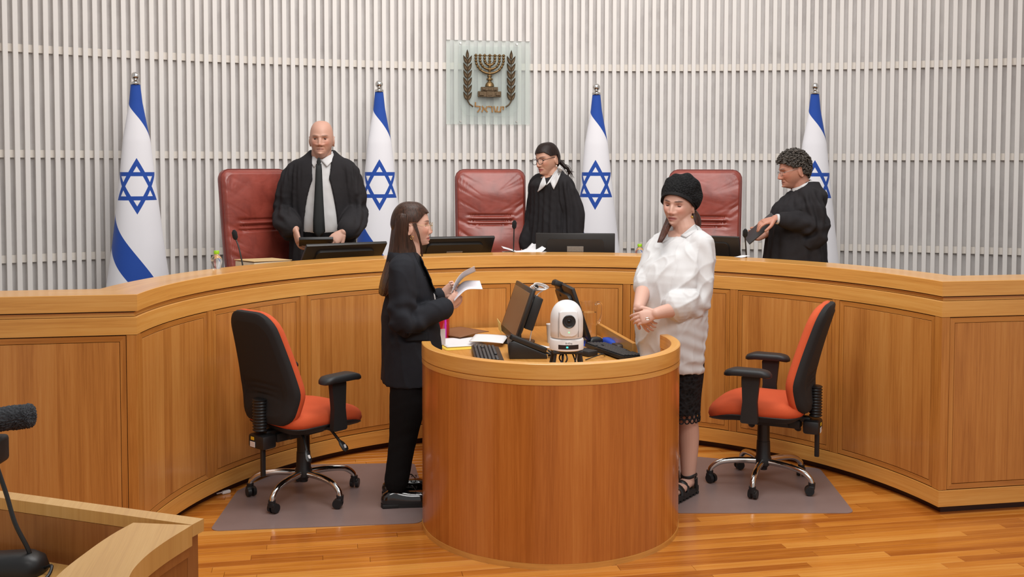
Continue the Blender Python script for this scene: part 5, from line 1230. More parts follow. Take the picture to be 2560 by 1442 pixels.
mb = MB(); loft_s(mb, [(1.535, 0, 0.0, 0.078, 0.072), (1.50, 0, -0.015, 0.080, 0.078), (1.475, 0, -0.028, 0.090, 0.082), (1.44, 0, -0.03, 0.13, 0.098), (1.30, 0, -0.03, 0.165, 0.130), (1.10, 0, -0.02, 0.165, 0.152), (1.00, 0, -0.01, 0.160, 0.156), (0.965, 0, 0.0, 0.158, 0.150)])
st1 = remesh('shirt', mb, 0.006, SHIRT, J.e, 2, crumple(0.0025, 7, 4, (1, 1, 0.8)))
bv = bvh_of([st1])
drape('shirt_collar', J, bv, [[(780, 386), (797, 401), (785, 418), (777, 406)], [(832, 383), (803, 401), (817, 417), (834, 400)]], SHIRT, 0.012, 0.007)
MB().tube([J.at(797, y, d) for y, d in ((399, -0.165), (405, -0.195), (413, -0.20))], [0.016, 0.022, 0.014], 12, ell=[(1, 0.7)]*3).obj('tie_knot', fabric('charcoal_tie', (40, 42, 42), 0.7, 0.0), J.e)
tp = [(410, 0.014, -0.205), (425, 0.018, -0.218), (450, 0.021, -0.228), (500, 0.028, -0.242), (550, 0.036, -0.246), (579, 0.038, -0.244), (593, 0.002, -0.242)]
V = []; Fc = []
for i, (py, w_, dd) in enumerate(tp):
    c = J.at(797 if py < 560 else 798, py, dd)
    for k in (-1, -0.4, 0.4, 1): V.append((c.x+k*w_, c.y+0.010*abs(k)**2, c.z))
for i in range(len(tp)-1):
    for k in range(3): A = i*4+k; Fc.append((A, A+1, A+5, A+4))
t_ = link('tie', from_np('tie', V, Fc), bpy.data.materials['charcoal_tie'], J.e); q = t_.modifiers.new('t', 'SOLIDIFY'); q.thickness = 0.006
mb = MB()
c_loft(mb, [(1.545, 0, 0.022, 0.086, 0.070, 0.080, 0.080), (1.505, 0, 0.01, 0.128, 0.100, 0.076, 0.072), (1.465, 0, 0.0, 0.185, 0.140, 0.068, 0.056), (1.40, 0, 0.0, 0.216, 0.165, 0.066, 0.046), (1.345, 0, 0.0, 0.222, 0.175, 0.062, 0.036), (1.335, 0, 0.0, 0.222, 0.176, 0.064, 0.040), (1.25, 0, 0.0, 0.222, 0.185, 0.092, 0.060), (1.08, 0, 0.01, 0.220, 0.195, 0.128, 0.090), (0.92, 0, 0.015, 0.225, 0.200, 0.136, 0.105), (0.6, 0, 0.02, 0.25, 0.21, 0.12, 0.11), (0.22, 0, 0.02, 0.29, 0.22, 0.11, 0.11)], 0.024, sub=3)
cfs = []
for s, sh, el, wr in ((-1, sh_r, el_r, wr_r), (1, sh_l, el_l, wr_l)):
    cf = wr+Vector((s*0.030, 0.045, 0.018)); cfs.append(cf)
    limb(mb, [sh+Vector((-s*0.06, 0, 0.01)), sh+Vector((0, 0, -0.01)), (sh+el)/2+Vector((s*0.012, 0, 0)), el+Vector((0, 0.0, -0.02)), (el+cf)/2+Vector((s*0.012, 0, -0.03)), cf], (0.070, 0.080, 0.088, 0.086, 0.086, 0.074), 6, 24)
    mb.tube([el+Vector((0, 0.03, -0.02)), (el+cf)/2+Vector((s*0.02, 0.04, -0.08)), cf+Vector((s*0.015, 0.05, -0.055))], [0.05, 0.058, 0.045], 16)
def d1(V, N):
    x, z = V[:, 0], V[:, 2]; sl = sstep(0.19, 0.24, np.abs(x)); a = np.arctan2(x, -V[:, 1]); base = robe_folds(0, 0, 16, 0.006, 11, 1.45)(V, N)*(0.15+0.85*sstep(0.75, 1.2, np.abs(a)))
    g = np.sin(np.abs(x)*170+V[:, 1]*60+snoise(V, 5, 3))*0.0045*G(z-1.37, 0.07)*sstep(0.12, 0.17, np.abs(x)); o_ = base*(1-0.7*sl)+g
    for s_, sh, el, cf in ((-1, sh_r, el_r, cfs[0]), (1, sh_l, el_l, cfs[1])):
        f1, m1 = limb_folds(V, sh, el, 0.10, 7, 0.008, 5); f2, m2 = limb_folds(V, el, cf, 0.10, 6, 0.008, 6); k = (np.sign(x) == s_)*sl; o_ = o_+k*(f1+f2+zig(V, sh, el, 0.1, 4, 0.005))
    return o_
remesh('robe', mb, 0.0065, ROBE, J.e, 2, d1)
mb = MB(); trousers(mb, 0.92, 0.09, [(-0.11, 0.03), (0.11, 0.03)], 0.02); loft_s(mb, [(0.99, 0, 0.0, 0.166, 0.160), (0.90, 0, 0.01, 0.168, 0.160), (0.80, 0, 0.02, 0.17, 0.14)]); remesh('trousers', mb, 0.010, TROUS, J.e, 2)
for s in (-1, 1): shoe(J.e, (s*0.11, 0.0, 0), 0, M_BLACKP, M_BLACKP)
fc0 = J.at(790, 604, -0.42); fo = MB().box((0, 0, 0), (0.22, 0.020, 0.15), 0.004, rot=(1.20, 0, 0)).obj('document_folder', plain('black_folder', (20, 19, 20), 0.45)); fo.location = J.M @ fc0; fo.rotation_euler = (0, 0, 0.02); tag(fo, 'black folder held by the bald man', 'folder')
# ================================================================== judge 2: woman with ponytail, middle
J = Person((0.560, 7.60, ZD), 202, 'dark haired woman with glasses and white collar in a black robe, looking down')
P2 = dict(w=0.073, h=0.114, d=0.094, jaw=0.08, fold=1.0, brow=0.7, cheek=1.3, dbl=0.010, nose=0.95, nw=1.1, lip=0.9, ear=0.9)
HM2 = HM(J.at(1368, 397, 0.0), 9, 10, -4); SK2 = skin_mat('skin_olive')
nb = J.at(1379, 441, 0.0)
mb = MB(); add_head(mb, P2, HM2)
limb(mb, [HM2 @ Vector((0, 0.022, -0.050)), nb+Vector((0, 0.01, 0.0)), nb+Vector((0, 0.02, -0.08))], (0.050, 0.054, 0.07), 4)
loft_s(mb, [(1.36, 0, 0.0, 0.07, 0.06), (1.32, 0, 0.0, 0.14, 0.085), (1.24, 0, 0.015, 0.13, 0.085), (1.15, 0, 0.02, 0.125, 0.085), (0.9, 0, 0.02, 0.12, 0.085)])
sh_r, sh_l = Vector((-0.165, 0.0, 1.315)), Vector((0.165, 0.0, 1.315)); el_r, el_l = Vector((-0.19, 0.0, 1.06)), Vector((0.205, 0.06, 1.06)); wr_r, wr_l = Vector((-0.17, -0.09, 0.86)), Vector((0.20, 0.02, 0.84))
for a, b, c in ((sh_r, el_r, wr_r), (sh_l, el_l, wr_l)): limb(mb, [a, b, c], (0.045, 0.038, 0.025))
add_hand(mb, wr_r, (0.1, -0.5, -0.8), (0.9, 0.0, 0.0), -1, 0.35, 0.08, (0.3, 0.3), 0.9); add_hand(mb, wr_l, (0, -0.1, -1), (-0.9, 0, 0), 1, 0.3, 0.08, (0.3, 0.3), 0.9)
bo = remesh('body', mb, 0.0036, SK2, J.e, 1)
paint_skin(bo, HM2, (190, 144, 120), (150, 74, 70), (70, 50, 42), lambda mixc, x, y, z, fr, L: mixc(0.4*fr*G(x-0.031, 0.016)*G(z-0.010, 0.006), (120, 80, 66)))
add_eyes(J.e, P2, HM2, (44, 30, 24), 0.02, -0.32, (-0.1, -0.4), plain('lid_olive', (160, 112, 92), 0.5))
glasses(J.e, HM2, P2, (44, 40, 44), (0.0255, 0.0215), 0.0019, -0.106, -0.004)
HB2 = hair_mat('dark_brown_hair', (22, 14, 11), (44, 29, 24))
hm = lambda D, V: (V[:, 2] > 0.052-0.95*np.clip(V[:, 1]+0.062, 0, 0.2)) & ((V[:, 2] > -0.070) | (V[:, 1] > 0.05)) & ~((np.abs(V[:, 0]) > 0.050) & (V[:, 1] < 0.034) & (V[:, 2] < 0.018)) & (V[:, 2] > -0.085)
hair_cap('hair', P2, HM2, hm, lambda D, V: 0.010+0.004*sstep(0, 0.06, V[:, 1]), HB2, J.e, lambda D, V: 0.0*V[:, 0])
pt_ = [HM2 @ Vector((0, 0.098, -0.035)), HM2 @ Vector((0, 0.125, -0.045)), J.at(1412, 416, 0.06), J.at(1421, 424, 0.06), J.at(1423, 436, 0.06)]
MB().tube(catmull(pt_, 5), [0.014]+[0.024-0.0009*i for i in range(20)], 14, ell=[(0.9, 1.1)]*21).obj('ponytail', HB2, J.e, 60)
for i in range(26):
    q = random.Random(i); e = pt_[-1]+Vector((q.uniform(-0.03, 0.03), q.uniform(-0.03, 0.03), q.uniform(-0.03, 0.025)))
    mb_ = MB() if i == 0 else mb_
    mb_.tube(catmull([pt_[1]+Vector((q.uniform(-0.015, 0.015), 0, q.uniform(-0.015, 0.015))), (pt_[2]+pt_[3])/2+Vector((q.uniform(-0.02, 0.02), q.uniform(-0.02, 0.02), q.uniform(-0.015, 0.02))), e], 5), 0.0016, 5)
mb_.obj('hair_strands', HB2, J.e)
MB().sphere(HM2 @ Vector((0.074, 0.012, -0.062)), 0.0055, 12, 8).obj('earring', plain('pearl', (238, 228, 212), 0.2), J.e)
mb = MB(); loft_s(mb, [(1.405, 0, 0.055, 0.060, 0.022), (1.375, 0, 0.042, 0.105, 0.048), (1.345, 0, 0.012, 0.165, 0.086), (1.30, 0, 0.0, 0.185, 0.124), (1.25, 0, 0.005, 0.190, 0.130), (1.10, 0, 0.02, 0.195, 0.142), (0.9, 0, 0.03, 0.215, 0.158), (0.6, 0, 0.03, 0.245, 0.18), (0.2, 0, 0.02, 0.28, 0.21)])
for a, b, c in ((sh_r, el_r, wr_r), (sh_l, el_l, wr_l)): limb(mb, [a*0.7+Vector((0, 0, 0.40)), a+Vector((0, 0, -0.01)), (a+b)/2, b, c+Vector((0, 0.02, 0.03)), c+Vector((0, 0.01, -0.02))], (0.06, 0.068, 0.076, 0.082, 0.086, 0.088), 6, 22)
def d2(V, N):
    sl = sstep(0.17, 0.22, np.abs(V[:, 0])); o_ = robe_folds(0, 0, 14, 0.008, 21, 1.28)(V, N)*(1-0.5*sl)
    for s_, a, c in ((-1, sh_r, wr_r), (1, sh_l, wr_l)): f1, m1 = limb_folds(V, a, c, 0.11, 8, 0.009, 15, 2.0); o_ = o_+f1*(np.sign(V[:, 0]) == s_)*sl
    return o_+0.004*np.sin(np.abs(V[:, 0])*180+V[:, 1]*60)*G(V[:, 2]-1.28, 0.05)*sstep(0.1, 0.15, np.abs(V[:, 0]))
rb2 = remesh('robe', mb, 0.0065, ROBE, J.e, 2, d2)
bv = bvh_of([rb2, bo])
drape('collar', J, bv, [[(1397, 418), (1405, 424), (1384.5, 474), (1375, 454)], [(1397, 418), (1375, 454), (1365, 463), (1386, 430)], [(1360, 440), (1352, 459), (1345, 480), (1358, 470)], [(1360, 440), (1358, 470), (1366, 461), (1363, 446)]], SHIRT, 0.014, 0.006)
mb = MB(); trousers(mb, 0.80, 0.08, [(-0.09, 0.03), (0.09, 0.03)], 0.0); remesh('trousers', mb, 0.012, TROUS, J.e, 1)
for s in (-1, 1): shoe(J.e, (s*0.09, 0.0, 0), 0, M_BLACKP, M_BLACKP)

# ================================================================== judge 3: curly hair, right
J = Person((2.115, 6.72, ZD), 172, 'man with curly grey hair and glasses in a black robe, holding a dark tablet')
P3 = dict(w=0.078, h=0.119, d=0.099, jaw=0.13, fold=1.6, brow=1.5, cheek=1.1, dbl=0.010, nose=1.15, nw=1.2, lip=0.6, ear=1.08, bag=1.0)
HM3 = HM(J.at(1985, 424, 0.0), -2, 13, 0); SK3 = skin_mat('skin_ruddy')
nb = J.at(2005, 470, 0.0)
mb = MB(); add_head(mb, P3, HM3)
limb(mb, [HM3 @ Vector((0, 0.025, -0.050)), nb+Vector((0, 0.0, 0.0)), nb+Vector((0, 0.03, -0.08))], (0.060, 0.064, 0.08), 4)
zt = nb.z
loft_s(mb, [(zt-0.03, 0, nb.y+0.02, 0.08, 0.07), (zt-0.08, 0, nb.y+0.03, 0.18, 0.10), (zt-0.25, 0, 0.01, 0.18, 0.12), (0.7, 0, 0.01, 0.17, 0.13)])
sh_l, el_l, wr_l = J.at(2022, 492, -0.145), J.at(2036, 556, -0.20), J.at(1938, 547, -0.24)
sh_r, el_r, wr_r = J.at(2010, 487, 0.19), J.at(1985, 575, 0.20), J.at(1919, 583, 0.02)
limb(mb, [sh_l, el_l, wr_l], (0.05, 0.043, 0.028)); limb(mb, [sh_r, el_r, wr_r], (0.05, 0.043, 0.028))
cw = J.Mi.to_3x3() @ Vector(rgt); cf_ = J.Mi.to_3x3() @ Vector((sy_, cy_, 0)); up3 = Vector((0, 0, 1))
add_hand(mb, wr_l, -cw*0.85-up3*0.22-cf_*0.10, -up3*0.9+cf_*0.3, 1, (0.35, 0.45, 0.55, 0.6), 0.10, (0.5, 0.5), 0.98)
add_hand(mb, wr_r, -cw*0.90-up3*0.25, up3*0.4-cf_*0.5, 1, (0.55, 0.6, 0.65, 0.7), 0.08, (0.4, 0.4), 0.98)
bo = remesh('body', mb, 0.0036, SK3, J.e, 1)
paint_skin(bo, HM3, (184, 130, 108), (146, 92, 80), (86, 76, 70), lambda mixc, x, y, z, fr, L: mixc(0.25*(y < 0.02)*G(z+0.085, 0.03)*(x < 0.08), (140, 96, 82)))
add_eyes(J.e, P3, HM3, (40, 34, 30), 0.05, -0.30, (0, -0.4), plain('lid_ruddy', (158, 100, 82), 0.5))
glasses(J.e, HM3, P3, (150, 148, 146), (0.0225, 0.0155), 0.0012, -0.104, -0.006)
CURL = hair_mat('grey_brown_curls', (40, 36, 32), (92, 85, 79), 0.5, (60, 60, 60))
m3 = lambda D, V: (V[:, 2] > 0.058-0.85*np.clip(V[:, 1]+0.070, 0, 0.2)) & ((V[:, 2] > 0.012) | (V[:, 1] > 0.030)) & (V[:, 2] > -0.062)
hair_cap('hair', P3, HM3, m3, 0.010, CURL, J.e)
Vh = head_pts(ICO_V, P3); sel = np.where(m3(ICO_V, Vh))[0]; q = np.random.default_rng(8); pick = q.choice(sel, 620, replace=False); mb = MB()
for i in pick:
    c = Vh[i]; nr = c/np.linalg.norm(c); h = 0.014+0.020*q.random()*(0.4+0.6*max(0, nr[2])); t1 = np.cross(nr, q.normal(size=3)); t1 /= np.linalg.norm(t1); t2 = np.cross(nr, t1); rr_ = 0.007+0.005*q.random(); b0 = c+nr*h*0.7
    pts = [b0+(t1*math.cos(a)+t2*math.sin(a)*0.6)*rr_+nr*(0.006*math.sin(a*0.7)+a*0.0012) for a in np.linspace(0, 4.6, 7)]
    mb.tube([HM3 @ Vector(p) for p in pts], [0.003, 0.0044, 0.005, 0.005, 0.0046, 0.004, 0.002], 5)
cu_ = mb.obj('curls', CURL, J.e, 80)
TQ = nb.z
mb = MB(); cyy = nb.y
loft_s(mb, [(TQ+0.045, 0, cyy+0.055, 0.075, 0.060), (TQ+0.005, 0, cyy+0.045, 0.12, 0.085), (TQ-0.045, 0, cyy+0.03, 0.20, 0.125), (TQ-0.14, 0, 0.015, 0.215, 0.165), (TQ-0.30, 0, 0.0, 0.215, 0.185), (TQ-0.50, 0, -0.005, 0.23, 0.205), (0.35, 0, -0.01, 0.26, 0.235), (0.10, 0, -0.01, 0.27, 0.25)])
limb(mb, [sh_l*0.75+Vector((0, 0.0, 0.32)), sh_l, (sh_l+el_l)/2, el_l+Vector((0, 0, -0.01)), (el_l+wr_l)/2+Vector((0, 0, -0.005)), wr_l*0.78+el_l*0.22], (0.06, 0.072, 0.086, 0.084, 0.066, 0.052), 6, 24)
mb.tube([el_l+up3*-0.01+cw*0.03, el_l-up3*0.09+cw*0.02, el_l-up3*0.17-cw*0.05], [0.07, 0.075, 0.04], 16)
limb(mb, [sh_r*0.75+Vector((0, 0, 0.32)), sh_r, el_r, wr_r*0.80+el_r*0.20], (0.07, 0.085, 0.08, 0.055), 6, 22)
def d3(V, N):
    o_ = robe_folds(0, 0, 13, 0.007, 31, TQ)(V, N)*0.8; f1, m1 = limb_folds(V, sh_l, el_l, 0.11, 8, 0.009, 35, 2); o_ = o_*(1-0.5*m1)+f1+zig(V, wr_l, el_l, 0.10, 6, 0.010, 70)+zig(V, sh_l, el_l, 0.11, 7, 0.006, 60)
    return o_+0.0025*np.sin(V[:, 1]*150+V[:, 0]*60)*G(V[:, 2]-(TQ-0.07), 0.05)
rb3 = remesh('robe', mb, 0.0065, ROBE, J.e, 2, d3)
for w0, e0, fr_ in ((wr_l, el_l, 0.17), (wr_r, el_r, 0.22)):
    a = w0+(e0-w0).normalized()*0.005; b = w0+(e0-w0)*fr_*1.2; MB().tube([a, b], [0.034, 0.037], 22).obj('shirt_cuff', SHIRT, J.e)
collar(J.e, Matrix.Translation(nb+Vector((0, 0.014, -0.020))) @ Matrix.Rotation(0.42, 4, 'X'), 0.071, 0.056, SHIRT, 0.20, 0.03, 0.22, 0.0, 0.02)
mb = MB(); trousers(mb, 0.70, 0.09, [(-0.10, 0.06), (0.10, 0.06)], 0.0); remesh('trousers', mb, 0.012, TROUS, J.e, 1)
for s in (-1, 1): shoe(J.e, (s*0.10, 0.0, 0), 0, M_BLACKP, M_BLACKP)
tb_ = MB().box((0, 0, 0), (0.25, 0.165, 0.010), 0.004).obj('tablet', plain('slate_tablet', (52, 50, 52), 0.5)); c0 = J.at(1901, 571, -0.17)
ex_ = (J.at(1937, 541, -0.20)-J.at(1866, 601, -0.16)).normalized(); ey_ = (cf_*0.95+up3*0.17-cw*0.12); ey_ = (ey_-ex_*ey_.dot(ex_)).normalized(); ez_ = ex_.cross(ey_)
Mt = Matrix(((ex_.x, ey_.x, ez_.x, c0.x), (ex_.y, ey_.y, ez_.y, c0.y), (ex_.z, ey_.z, ez_.z, c0.z), (0, 0, 0, 1))); tb_.matrix_world = J.M @ Mt; tag(tb_, 'dark grey tablet held by the curly haired man', 'tablet')

# ================================================================== clerk in black (left of the desk)
J = Person((-0.717, 5.515, 0.003), 2, 'woman with long brown hair and glasses in a black suit, reading papers')
P4 = dict(w=0.071, h=0.113, d=0.092, jaw=0.05, fold=0.5, brow=0.5, cheek=1.1, nose=0.92, nw=1.0, lip=1.0, ear=0.9, bag=0.2)
HM4 = HM(J.at(1030, 562, 0.0), 0, 2, 0); SK4 = skin_mat('skin_light')
nb = J.at(1022, 628, 0.0)
mb = MB(); add_head(mb, P4, HM4)
limb(mb, [HM4 @ Vector((0, 0.022, -0.050)), nb+Vector((0, -0.012, 0.015)), nb+Vector((0, 0.01, -0.08))], (0.049, 0.050, 0.068), 4)
loft_s(mb, [(1.31, 0, 0.0, 0.08, 0.06), (1.27, 0, 0.0, 0.15, 0.085), (1.1, 0, -0.02, 0.15, 0.11), (0.85, 0, -0.02, 0.15, 0.115)])
sh_r, el_r, wr_r = J.at(1006, 672, -0.165), J.at(1010, 808, -0.21), J.at(1117, 768, -0.13)
sh_l, el_l, wr_l = J.at(1010, 672, 0.165), J.at(1030, 800, 0.22), J.at(1104, 736, 0.06)
for a, b, c in ((sh_r, el_r, wr_r), (sh_l, el_l, wr_l)): limb(mb, [a, b, c], (0.045, 0.038, 0.025))
cw = J.Mi.to_3x3() @ Vector(rgt); cf_ = J.Mi.to_3x3() @ Vector((sy_, cy_, 0))
add_hand(mb, wr_r, cw*0.62+up3*0.62+cf_*0.25, cf_*0.8-cw*0.35+up3*0.1, -1, (1.0, 1.05, 1.1, 1.15), 0.05, (0.5, 0.6), 0.90)
add_hand(mb, wr_l, cw*0.75+up3*0.45-cf_*0.15, -cf_*0.8-cw*0.2+up3*0.2, 1, (0.75, 0.8, 0.85, 0.9), 0.06, (0.5, 0.5), 0.88)
bo = remesh('body', mb, 0.0035, SK4, J.e, 1)
paint_skin(bo, HM4, (204, 160, 140), (176, 96, 88), (80, 58, 46))
add_eyes(J.e, P4, HM4, (60, 40, 28), 0.30, -0.35, (0, -0.1), plain('lid_light', (186, 134, 112), 0.5))
glasses(J.e, HM4, P4, (176, 150, 110), (0.0245, 0.0225), 0.0011, -0.106, -0.006)
MB().tube([HM4 @ Vector((-0.078+0.003*math.sin(a), 0.008+0.008*math.sin(a), -0.064+0.009*math.cos(a))) for a in np.linspace(0, 2*pi, 20, endpoint=False)], 0.0016, 8, closed=True).obj('earring', plain('gold', (196, 150, 80), 0.25, 0.9), J.e)
HB4 = hair_mat('long_brown_hair', (34, 22, 15), (74, 48, 35), 0.34, (190, 190, 4))
m4 = lambda D, V: (V[:, 2] > 0.060-1.1*np.clip(V[:, 1]+0.058, 0, 0.2)) & ((V[:, 2] > 0.014) | (V[:, 1] > 0.022)) & (V[:, 2] > -0.05)
hair_cap('hair', P4, HM4, m4, lambda D, V: 0.012+0.006*sstep(0.0, 0.07, V[:, 1]), HB4, J.e, None, 0.012)
rows = []
for py, xl, xr, hd in ((528, 1000, 1012, 0.060), (534, 988, 1020, 0.086), (550, 982, 1023, 0.095), (570, 980, 1026, 0.096), (592, 977, 1030, 0.094), (620, 973, 1040, 0.094), (645, 968, 1040, 0.105), (670, 962, 1018, 0.125), (700, 953, 1000, 0.135), (722, 949, 985, 0.130), (731, 948, 968, 0.11)):
    c = J.at((xl+xr)/2, py, 0); rows.append((c.z, c.x, c.y, hd, (xr-xl)/2/470.0))
mb = MB(); R_ = catmull([np.array(r) for r in rows], 6); g_ = np.random.default_rng(3); rings = []
ph_ = g_.uniform(0, 6.28, 6)
for k, (z, cx, cy, rx, ry) in enumerate(R_):
    rg = []
    for i in range(150):
        a = 2*pi*i/150; gr = 1+0.008*math.sin(34*a+ph_[0]+z*3)+0.007*math.sin(57*a+ph_[1]-z*5)+0.012*math.sin(11*a+ph_[2]+z*6); c, s = math.cos(a), math.sin(a)
        rg.append((cx+rx*gr*math.copysign(abs(c)**0.8, c), cy+ry*gr*math.copysign(abs(s)**0.8, s), z+(0.010*math.sin(23*a+ph_[3])*(k > len(R_)-9))))
    rings.append(rg)
mb.loft(rings); mb.obj('long_hair', HB4, J.e, 80)
mb = MB()
for i in range(16):
    q = random.Random(i+40); s0 = HM4 @ Vector((-0.074, -0.008+q.uniform(-0.006, 0.014), 0.012)); mb.tube(catmull([s0, J.at(1047+q.uniform(-3, 3), 590, -0.088), J.at(1053+q.uniform(-3, 3), 615, -0.085), J.at(1056+q.uniform(-4, 3), 634+q.uniform(-6, 8), -0.08)], 5), 0.0013, 5)
mb.obj('hair_strands', HB4, J.e)
# suit jacket
mb = MB()
loft_s(mb, [(1.345, 0, 0.005, 0.085, 0.068), (1.318, 0, 0.0, 0.135, 0.082), (1.28, 0, -0.006, 0.178, 0.090), (1.20, 0, -0.030, 0.188, 0.104), (1.12, 0, -0.034, 0.186, 0.124), (1.03, 0, -0.034, 0.180, 0.142), (0.86, 0, -0.045, 0.200, 0.158), (0.74, 0, -0.040, 0.210, 0.156), (0.648, 0, -0.032, 0.212, 0.150)])
limb(mb, [sh_r*0.75+Vector((0, 0, 0.325)), sh_r, (sh_r+el_r)/2, el_r, (el_r+wr_r)/2, wr_r*0.93+el_r*0.07], (0.058, 0.070, 0.072, 0.070, 0.062, 0.054), 6, 24)
limb(mb, [sh_l*0.75+Vector((0, 0, 0.325)), sh_l, (sh_l+el_l)/2, el_l, (el_l+wr_l)/2, wr_l*0.93+el_l*0.07], (0.058, 0.070, 0.072, 0.068, 0.058, 0.048), 6, 24)
def d4(V, N):
    return crumple(0.0028, 5, 9, (1, 1, 0.5))(V, N)+0.005*ridged(V*np.array((1, 1, 0.4)), 4.5, 61, 4)+zig(V, sh_r, el_r, 0.09, 4, 0.007, 62)+zig(V, wr_r, el_r, 0.09, 5, 0.008, 66)+limb_folds(V, sh_r, el_r, 0.08, 4, 0.003, 5)[0]
jk = remesh('jacket', mb, 0.006, SUIT, J.e, 2, d4)
bv = bvh_of([jk])
mb = MB(); loft_s(mb, [(1.34, 0, 0.0, 0.05, 0.058), (1.28, 0, -0.012, 0.055, 0.092), (1.20, 0, -0.036, 0.050, 0.107), (1.10, 0, -0.042, 0.045, 0.130), (1.02, 0, -0.042, 0.035, 0.140)]); remesh('blouse', mb, 0.006, SHIRT, J.e, 2)
drape('lapel', J, bv, [[(1034, 630), (1050, 640), (1077, 700), (1062, 690)], [(1062, 690), (1077, 700), (1095, 742), (1090, 742)]], fabric('lapel_cloth', (20, 21, 25), 0.7, 0.0), 0.006, 0.005)
drape('pocket_flap', J, bv, [[(1012, 832), (1072, 830), (1072, 851), (1014, 853)]], bpy.data.materials['lapel_cloth'], 0.003, 0.004)
mb = MB(); hipc = J.at(1022, 950, 0)
for i, (dx, k) in enumerate(((-0.095, -0.10), (0.095, 0.10))):
    limb(mb, [(dx, hipc.y, 0.80), J.at(1021, 990, k), J.at(1009, 1090, k), J.at(990, 1205, k)], (0.105, 0.098, 0.076, 0.062), 8, 24)
mb.sphere((0, hipc.y, 0.80), 1.0, 20, 14, (0.18, 0.12, 0.12)); remesh('trousers', mb, 0.006, TROUS, J.e, 2, crumple(0.003, 6, 12, (1, 1, 0.5)))
PAT = plain('black_patent_leather', (14, 13, 14), 0.12, Coat_Weight=0.8, bump=0.0)
for k, x in ((-0.10, -1), (0.10, 1)):
    a = J.at(990, 1230, k); f0_ = J.at(1014, 1250, k); sh = shoe(J.e, (f0_.x, f0_.y+0.010, 0.0), 0.06*x, PAT, M_BLACKM)
    limb_ = MB(); limb_.tube([(a.x, a.y, 0.05), (a.x, a.y, 0.16)], [0.036, 0.036], 18).obj('ankle_sock', plain('white_sock', (206, 188, 180), 0.8), J.e)
    lc_ = MB()
    for j in range(3): y_ = f0_.y-0.055+j*0.022; lc_.tube([(f0_.x-0.018, y_, 0.094+0.004*j), (f0_.x, y_-0.004, 0.100+0.004*j), (f0_.x+0.018, y_, 0.094+0.004*j)], 0.0025, 6)
    lc_.tube(catmull([(f0_.x, f0_.y-0.02, 0.104), (f0_.x-0.03, f0_.y-0.03, 0.115), (f0_.x-0.035, f0_.y-0.05, 0.092)], 4), 0.0025, 6).obj('laces', M_BLACKP, sh)
# the papers in her hands
pp2 = empty('held_papers', tuple(J.M @ J.at(1130, 738, -0.06)), 0, 'white printed pages held by the woman in the black suit', 'papers')
Minv = Matrix.Translation(pp2.location).inverted()
def strip_sheet(name, pts, wv, mat):
    V = []; Fc = []; n = 6; C_ = catmull(pts, 6)
    for i, p in enumerate(C_):
        for j in range(n+1): V.append(Minv @ (J.M @ (Vector(p)+wv*(j/n-0.5)*0.21)))
    for i in range(len(C_)-1):
        for j in range(n): A = i*(n+1)+j; Fc.append((A, A+1, A+n+2, A+n+1))
    o = link(name, from_np(name, V, Fc), mat, pp2); s_ = o.modifiers.new('t', 'SOLIDIFY'); s_.thickness = 0.0012
wv = (cf_*0.80+up3*0.55-cw*0.05).normalized()
strip_sheet('page', [J.at(1131, 740, -0.03), J.at(1140, 712, -0.03), J.at(1158, 688, -0.02), J.at(1188, 672, -0.02)], (cf_*0.95-up3*0.22).normalized(), M_PAPER)
wv = (cf_*0.55-up3*0.80+cw*0.10).normalized()
strip_sheet('page', [J.at(1133, 742, -0.06), J.at(1146, 728, -0.06), J.at(1166, 713, -0.05), J.at(1203, 712, -0.05)], (cf_*0.97+up3*0.10-cw*0.10).normalized(), plain('grey_page', (214, 210, 216), 0.75, var=0.03))
tag_ = MB().box((0, 0, 0), (0.004, 0.030, 0.085), 0.001, 1).obj('badge', M_PAPER, J.e); tag_.location = J.at(1107, 842, -0.05); tag_.rotation_euler = (0, 0, 0.3)

# ================================================================== woman in white (right of the desk)
J = Person((0.752, 5.37, 0.003), 222, 'woman in a black beret and long white shirt standing with clasped hands')
P5 = dict(w=0.079, h=0.115, d=0.095, jaw=0.12, fold=1.0, brow=0.7, cheek=1.4, dbl=0.014, nose=0.95, nw=1.25, lip=1.0, ear=0.95, bag=0.25)
HM5 = HM(J.at(1696, 508, 0.02), 7, 7, 4); SK5 = skin_mat('skin_pale')
nb = J.at(1712, 572, 0.02)
mb = MB(); add_head(mb, P5, HM5)
limb(mb, [HM5 @ Vector((0, 0.020, -0.050)), nb+Vector((0, -0.005, 0.01)), nb+Vector((0, 0.02, -0.08))], (0.058, 0.062, 0.08), 4)
zt = nb.z
loft_s(mb, [(zt-0.01, 0, nb.y+0.01, 0.08, 0.07), (zt-0.06, 0, nb.y+0.01, 0.125, 0.095), (zt-0.25, 0, -0.02, 0.16, 0.13), (0.95, 0, -0.02, 0.15, 0.13), (0.85, 0, 0, 0.12, 0.11)])
sh_l, el_l, wr_l = J.at(1751, 614, -0.06), J.at(1737, 748, -0.12), J.at(1640, 784, -0.31)
sh_r, el_r, wr_r = J.at(1657, 614, 0.08), J.at(1616, 706, -0.02), J.at(1597, 768, -0.26)
limb(mb, [sh_l, el_l, wr_l], (0.052, 0.052, 0.030)); limb(mb, [sh_r, el_r, wr_r], (0.052, 0.048, 0.030))
cw = J.Mi.to_3x3() @ Vector(rgt); cf_ = J.Mi.to_3x3() @ Vector((sy_, cy_, 0))
add_hand(mb, wr_l, -cw*0.90-up3*0.25-cf_*0.05, cf_*0.8-up3*0.3, -1, (0.45, 0.5, 0.55, 0.6), 0.06, (0.3, 0.3), 0.92)
tip, td = add_hand(mb, wr_r, cw*0.45-up3*0.85-cf_*0.15, cf_*0.75+cw*0.5, -1, (0.35, 0.4, 0.45, 0.5), 0.08, (0.2, 0.1), 0.95)
